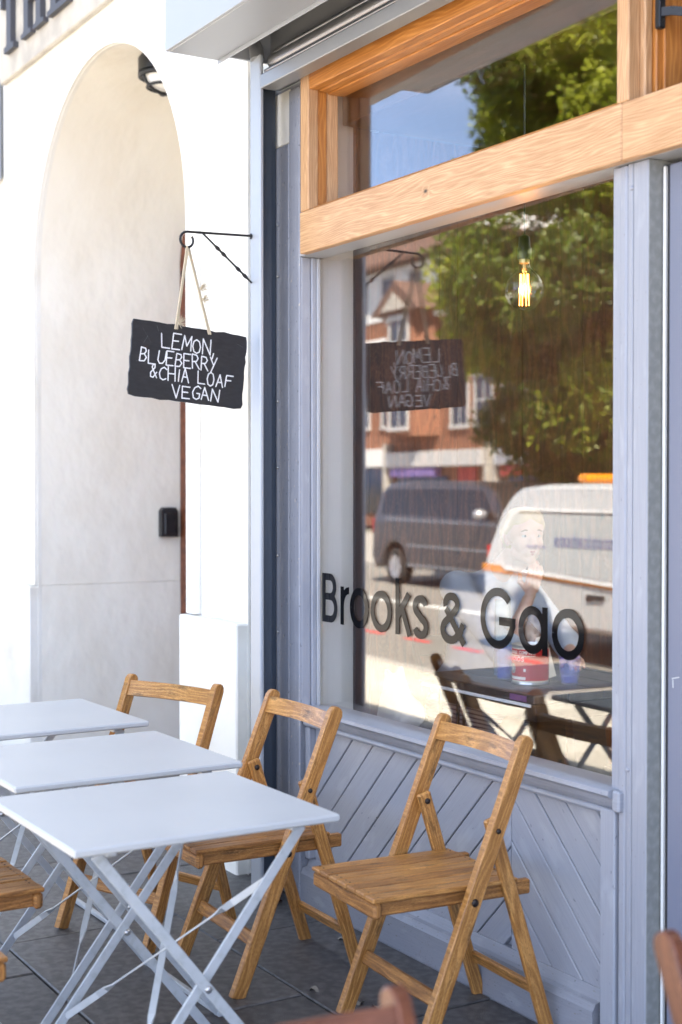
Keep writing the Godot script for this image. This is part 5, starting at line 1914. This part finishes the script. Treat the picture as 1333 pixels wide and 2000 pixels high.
func make_chair(label: String, m: Material, m2: Material, at: Vector3, turn: float) -> void:
	var t := thing("folding_chair", label, "chair", at, turn, "slatted wooden folding chairs outside the café")
	var pf := func(y: float) -> float: return 0.23 - 0.405 * y   # z of the long posts at height y
	for s in [-1.0, 1.0]:
		# long post from front foot to the top of the back, its top end rounded
		var g := G.new()
		var lean := Vector2(-0.405, 1.0).normalized()
		var nrm := Vector2(lean.y, -lean.x)
		var L := 0.90
		var w := 0.023
		var poly := PackedVector2Array([Vector2(-w, 0), Vector2(w, 0), Vector2(w, L - 0.02)])
		for i in 7:
			var a := PI * i / 6.0
			poly.append(Vector2(cos(a) * w * 0.95, L - 0.02 + sin(a) * 0.02))
		poly.append(Vector2(-w, L - 0.02))
		var ip := Geometry2D.offset_polygon(poly, -0.003)[0]
		var xf := Transform3D(Basis(V(0, nrm.y, nrm.x), V(0, lean.y, lean.x), V(1, 0, 0)), V(0.210 * s, 0.0, 0.23))
		# trapezoid foot cut level by the ground, edges eased on both faces
		for e in [[poly, 0.0, -0.010, 0.020]]:
			g.extrude(poly, 0.020, xf.translated_local(V(0, 0, -0.010)), false, 50)
		for e in [-1.0, 1.0]:
			var of := ro()
			var tr := Geometry2D.triangulate_polygon(ip)
			var nn := V(e, 0, 0)
			for i in range(0, tr.size(), 3):
				var q := []
				for k in 3: q.append(ip[tr[i + k]])
				g.tri(xf * V(q[0].x, q[0].y, 0.0125 * e), xf * V(q[1].x, q[1].y, 0.0125 * e), xf * V(q[2].x, q[2].y, 0.0125 * e), nn, nn, nn, Vector2(q[0].y, q[0].x) + of, Vector2(q[1].y, q[1].x) + of, Vector2(q[2].y, q[2].x) + of)
			for i in poly.size():
				var p0 := poly[i]
				var p1 := poly[(i + 1) % poly.size()]
				var q0 := ip[0]
				var q1 := ip[0]
				for z in ip:
					if z.distance_squared_to(p0) < q0.distance_squared_to(p0): q0 = z
					if z.distance_squared_to(p1) < q1.distance_squared_to(p1): q1 = z
				var od := Vector2(p1.y - p0.y, p0.x - p1.x).normalized()
				var n3 := (xf.basis * V(od.x, od.y, 0.9 * e)).normalized()
				g.quad(xf * V(p0.x, p0.y, 0.010 * e), xf * V(p1.x, p1.y, 0.010 * e), xf * V(q1.x, q1.y, 0.0125 * e), xf * V(q0.x, q0.y, 0.0125 * e), n3, Vector2(p0.y, p0.x) + of, Vector2(p1.y, p1.x) + of, Vector2(q1.y, q1.x) + of, Vector2(q0.y, q0.x) + of)
		obj("post", g, m, t)
		# rear leg, pivoted on the inside of the post
		g = G.new()
		g.bar(V(0.178 * s, -0.006, -0.205), V(0.178 * s, 0.615, -0.012), V(0, 0, 1), 0.040, 0.020, 0.004, ro())
		obj("rear_leg", g, m, t)
		for e in [[0.2225, 0.409, 0.064, 0.011], [0.2225, 0.590, -0.009, 0.0075], [0.166, 0.592, -0.02, 0.009]]:
			g = G.new()
			g.ball(V(e[0] * s, e[1], e[2]), V(0.007, e[3], e[3]), 12, 8)
			obj("bolt", g, M.bolt, t)
		# side rail of the seat
		g = G.new()
		g.slab(V(0.155 * s - 0.012, 0.392, -0.15), V(0.155 * s + 0.012, 0.432, 0.335), 0.004, ro())
		obj("seat_rail", g, m2, t)
	var g := G.new()
	g.slab(V(-0.182, 0.388, 0.318), V(0.182, 0.4315, 0.343), 0.007, ro())
	obj("front_rail", g, m2, t)
	g = G.new()
	g.slab(V(-0.142, 0.394, -0.095), V(0.142, 0.4315, -0.072), 0.004, ro())
	obj("back_rail", g, m2, t)
	var x := -0.185
	for k in 7:
		g = G.new()
		g.slab(V(x + 0.002, 0.432, -0.10), V(x + 0.0508, 0.4445 + rng.randf_range(-0.002, 0.001), 0.346), 0.003, ro(), 2)
		var sl := obj("seat_slat", g, m if rng.randf() < 0.35 else m2, t)
		g = G.new()
		for z in [-0.085, 0.325]:
			for dx in [0.014, 0.038]: g.ball(V(x + dx, 0.4445, z), V(0.0035, 0.0008, 0.0035), 8, 4)
		obj("nail", g, M.bolt, sl)
		x += 0.0528
	# curved back rail between the posts
	g = G.new()
	var pts := []
	for k in 9:
		var u := -1.0 + 2.0 * k / 8.0
		pts.append(V(0.200 * u, 0.788, pf.call(0.788) + 0.008 - 0.020 * (1.0 - u * u)))
	var of := ro()
	for k in 8:
		g.bar(pts[k], pts[k + 1] + (pts[k + 1] - pts[k]).normalized() * 0.0005, V(0, 0.94, -0.33), 0.054, 0.016, 0.0025 if k == -1 else 0.0, of + Vector2(k * 0.05, 0))
	obj("backrest", g, m, t)
	g = G.new()
	g.bar(V(-0.197, 0.158, pf.call(0.158)), V(0.197, 0.158, pf.call(0.158)), V(0, 0.9, -0.42), 0.040, 0.017, 0.004, ro())
	obj("front_stretcher", g, m2, t)
	g = G.new()
	g.bar(V(-0.170, 0.115, -0.184), V(0.170, 0.115, -0.184), V(0, 0.95, 0.3), 0.036, 0.016, 0.004, ro())
	obj("rear_stretcher", g, m, t)


func tables_and_chairs() -> void:
	make_table("nearest of the three white café tables, whole top in view", V(-3.14, 0, 1.125), 0.0)
	make_table("middle of the three white café tables in the row", V(-3.825, 0, 1.035), 0.01)
	make_table("farthest white café table, beside the arched porch", V(-4.595, 0, 0.99), 0.02)
	make_chair("honey wooden folding chair below the window, its whole slatted seat in view", M.chair_wood, M.chair_wood_dark, V(-3.193, 0, 0.222), -0.071)
	make_chair("wooden folding chair half behind the nearest white table, by the shutter rail", M.chair_wood, M.chair_wood_dark, V(-3.885, 0, 0.41), -0.03)
	make_chair("wooden folding chair farthest back, against the white wall by the plinth", M.chair_wood, M.chair_wood_dark, V(-4.465, 0, 0.572), 0.36)
	make_chair("wooden folding chair cut off at the left edge, seat corner beside the table legs", M.chair_wood_dark, M.chair_wood_dark, V(-3.76, 0, 1.61), PI)
	make_chair("wooden folding chair on the street side of the nearest table, at the lower left corner", M.chair_wood_dark, M.chair_wood_dark, V(-3.27, 0, 1.865), PI)
	make_chair("blurred reddish folding chair in the foreground, top rail at the bottom centre", M.chair_wood_red, M.chair_wood_red, V(-1.465, 0, 1.685), PI / 2)
	make_chair("blurred reddish folding chair in the foreground, post at the lower right corner", M.chair_wood_red, M.chair_wood_red, V(-1.45, 0, 0.785), PI / 2)


# ---------------------------------------------------------------- slate on its bracket
func hanging_sign() -> void:
	var X := -4.57
	var br := thing("sign_bracket", "black wrought-iron bracket with twisted brace, fixed beside the shutter rail", "bracket")
	var g := G.new()
	var pts := [V(X, 2.416, 0.132), V(X, 2.412, 0.25), V(X, 2.408, 0.383)]
	for k in 15:
		var a := PI / 2 + TAU * 0.86 * k / 14.0
		var r := 0.030 - 0.008 * k / 14.0
		pts.append(V(X, 2.378 + sin(a) * r, 0.390 - cos(a) * r * 1.0))
	g.tube(pts, [0.0045], 8)
	obj("arm", g, M.iron, br)
	g = G.new()
	var q := []
	var rr := []
	for k in 41:
		var u := k / 40.0
		q.append(V(X, lerpf(2.408, 2.246, u), lerpf(0.33, 0.134, u)))
		var tw := 0.0
		for c in [0.30, 0.42, 0.72, 0.86]: tw = max(tw, exp(-pow((u - c) / 0.035, 2.0)))
		rr.append(0.0038 + 0.0042 * tw)
	g.tube(q, rr, 8)
	obj("twisted_brace", g, M.iron, br)
	g = G.new()
	g.slab(V(X - 0.012, 2.405, 0.1325), V(X + 0.002, 2.425, 0.137), 0.003)
	obj("back_plate", g, M.iron, br)
	# slate with chalk writing; its lettered face looks along +x
	var s := thing("slate_sign", "hanging black slate chalked with a vegan lemon loaf, on a rope", "sign", V(X, 1.937, 0.385))
	var bs := Basis(V(0, 0, -1), V(0, 1, 0), V(1, 0, 0)) * Basis(V(0, 0, 1), -0.088)
	var w := 0.445
	var h := 0.268
	var edge := PackedVector2Array()
	var nz := noise(9.0, 251, 3)
	for e in [[-1, -1, 1, -1], [1, -1, 1, 1], [1, 1, -1, 1], [-1, 1, -1, -1]]:
		for k in 14:
			var u := k / 14.0
			var p := Vector2(lerpf(e[0], e[2], u) * w / 2, lerpf(e[1], e[3], u) * h / 2)
			var c := 0.007
			p.x = clampf(p.x, -w / 2, w / 2)
			var ax := absf(p.x) - (w / 2 - c)
			var ay := absf(p.y) - (h / 2 - c)
			if ax > 0 and ay > 0:
				var d := Vector2(ax, ay)
				d = d.normalized() * c * 0.9
				p = Vector2(signf(p.x) * (w / 2 - c + d.x), signf(p.y) * (h / 2 - c + d.y))
			p += p.normalized() * nz.get_noise_2d(p.x * 12, p.y * 12) * 0.006
			edge.append(p)
	g = G.new()
	g.extrude(edge, 0.009, Transform3D(bs, bs * V(0, 0, -0.009)), true, 0)
	obj("slate", g, mat("slate_stone", lin(0.018, 0.019, 0.023), 0.55), s)
	var im := Image.create(1024, 620, false, Image.FORMAT_RGB8)
	var n1 := noise(0.02, 261, 4)
	var n2 := noise(0.25, 262, 2)
	for y in 620:
		for x in 1024:
			var v := 0.105 + 0.03 * n1.get_noise_2d(x * 0.5, y * 1.4) + 0.012 * n2.get_noise_2d(x, y)
			im.set_pixel(x, y, Color(v * 0.93, v, v * 1.16))
	var rough := noise(0.35, 263, 2)
	var chalk := Color(0.88, 0.89, 0.90)
	for e in [[0.08, 0.1, 0.16, 0.28], [0.20, 0.05, 0.22, 0.12], [0.9, 0.12, 0.97, 0.16], [0.05, 0.55, 0.1, 0.5], [0.7, 0.9, 0.78, 0.86], [0.1, 0.3, 0.13, 0.2]]:
		var a := Vector2(e[0] * 1024, e[1] * 620)
		var b := Vector2(e[2] * 1024, e[3] * 620)
		for k in 200:
			var p := a.lerp(b, k / 200.0)
			im.set_pixel(int(p.x), int(p.y), im.get_pixel(int(p.x), int(p.y)).lerp(Color(0.6, 0.6, 0.62), 0.4))
	write(im, "LEMON,", 262, 200, 70, 120, 18, 5.2, chalk, rough, 0.01)
	write(im, "BLUEBERRY", 78, 338, 62, 112, 16, 5.2, chalk, rough, 0.0)
	write(im, "&CHIA LOAF", 175, 458, 62, 104, 20, 5.2, chalk, rough, -0.01)
	write(im, "VEGAN", 388, 588, 68, 104, 18, 5.2, chalk, rough, -0.03)
	var m := mat("slate_face", Color.WHITE, 0.6)
	m.albedo_texture = tex(im)
	relief(m, noise_tex(512, 512, 0.02, 265, [], 5), 0.06)
	var face := Geometry2D.offset_polygon(edge, -0.0025)[0]
	g = G.new()
	var tr := Geometry2D.triangulate_polygon(face)
	for i in range(0, tr.size(), 3):
		var p := []
		var uv := []
		for k in 3:
			var e := face[tr[i + k]]
			p.append(bs * V(e.x, e.y, 0.0006))
			uv.append(Vector2(e.x / w + 0.5, 0.5 - e.y / h))
		var nn := bs * V(0, 0, 1)
		g.tri(p[0], p[1], p[2], nn, nn, nn, uv[0], uv[1], uv[2])
	obj("chalked_face", g, m, s)
	# rope: two doubled strands from the hook to the holes, with frayed knots
	var rope := mat("rope", lin(0.50, 0.43, 0.31), 0.9)
	var hook := V(0, 2.358 - 1.937, 0.003)
	for e in [-0.062, 0.070]:
		var p1 := bs * V(e, 0.118 - absf(e) * 0.0, 0.003)
		for d in [-0.005, 0.005]:
			g = G.new()
			g.tube([hook + V(d * 0.6, 0, d), hook.lerp(p1, 0.5) + V(d, 0, d * 0.9), p1 + V(0.002, 0, d * 0.7)], [0.0032], 7)
			obj("rope_strand", g, rope, s)
	var kr := RandomNumberGenerator.new()
	kr.seed = 5
	for e in [[0.48, 0.070], [0.60, 0.070], [0.93, -0.062]]:
		var c := hook.lerp(bs * V(e[1], 0.118, 0.003), e[0]) + V(0.006, 0, -0.006)
		g = G.new()
		g.ball(c, V(0.005, 0.006, 0.005), 8, 6)
		for k in 44:
			var d := V(kr.randf_range(0.0, 0.9), kr.randf_range(-0.8, 0.9), kr.randf_range(-1.2, 0.1) if e[1] > 0 else kr.randf_range(-1, 0.4)).normalized()
			g.tube([c, c + d * 0.008, c + d * kr.randf_range(0.016, 0.034) + V(0, kr.randf_range(-0.006, 0.006), 0)], [0.0009, 0.0007, 0.0004], 4)
		obj("frayed_knot", g, rope, s)


# ---------------------------------------------------------------- litter on the slabs
func small_things() -> void:
	var lr := RandomNumberGenerator.new()
	lr.seed = 77
	var brown := mat("dead_leaf", lin(0.16, 0.055, 0.025), 0.8)
	var pale := mat("paper_scrap", lin(0.30, 0.28, 0.25), 0.9)
	var spots := [V(-3.60, 0, 0.98), V(-3.72, 0, 0.80), V(-4.20, 0, 0.62), V(-4.42, 0, 0.30), V(-4.48, 0, 0.08), V(-4.54, 0, 0.05), V(-3.98, 0, 0.10), V(-3.40, 0, 0.33), V(-3.46, 0, 0.36), V(-3.62, 0, 0.42)]
	var where := ["under the nearest white table's middle", "beside the nearest table's foot bar", "under the chair by the white plinth", "near the shutter rail's foot", "in the corner at the pilaster's foot", "against the shutter rail's foot", "by the rear leg of the middle chair", "by the front chair's left foot", "just left of the front chair's left foot", "on the bare slab left of the front chair"]
	for k in spots.size():
		var g := G.new()
		var a := lr.randf() * TAU
		var rr := lr.randf_range(0.014, 0.026)
		var pts := []
		for i in 9:
			var b := TAU * i / 9
			pts.append(spots[k] + V(cos(a + b) * rr * (1.0 + 0.35 * sin(3 * b)), 0.006 + 0.007 * sin(2 * b + k), sin(a + b) * rr * 0.7))
		for i in 9:
			g.tri(spots[k] + V(0, 0.005, 0), pts[i], pts[(i + 1) % 9], Vector3.UP, Vector3.UP, Vector3.UP)
			g.tri(spots[k] + V(0, 0.0042, 0), pts[i] - V(0, 0.0008, 0), pts[(i + 1) % 9] - V(0, 0.0008, 0), Vector3.DOWN, Vector3.DOWN, Vector3.DOWN)
		top("dead_leaf" if k < 6 else "paper_scrap", g, brown if k < 6 else pale, ("small curled brown leaf " if k < 6 else "small pale paper scrap ") + where[k], "leaf" if k < 6 else "litter")
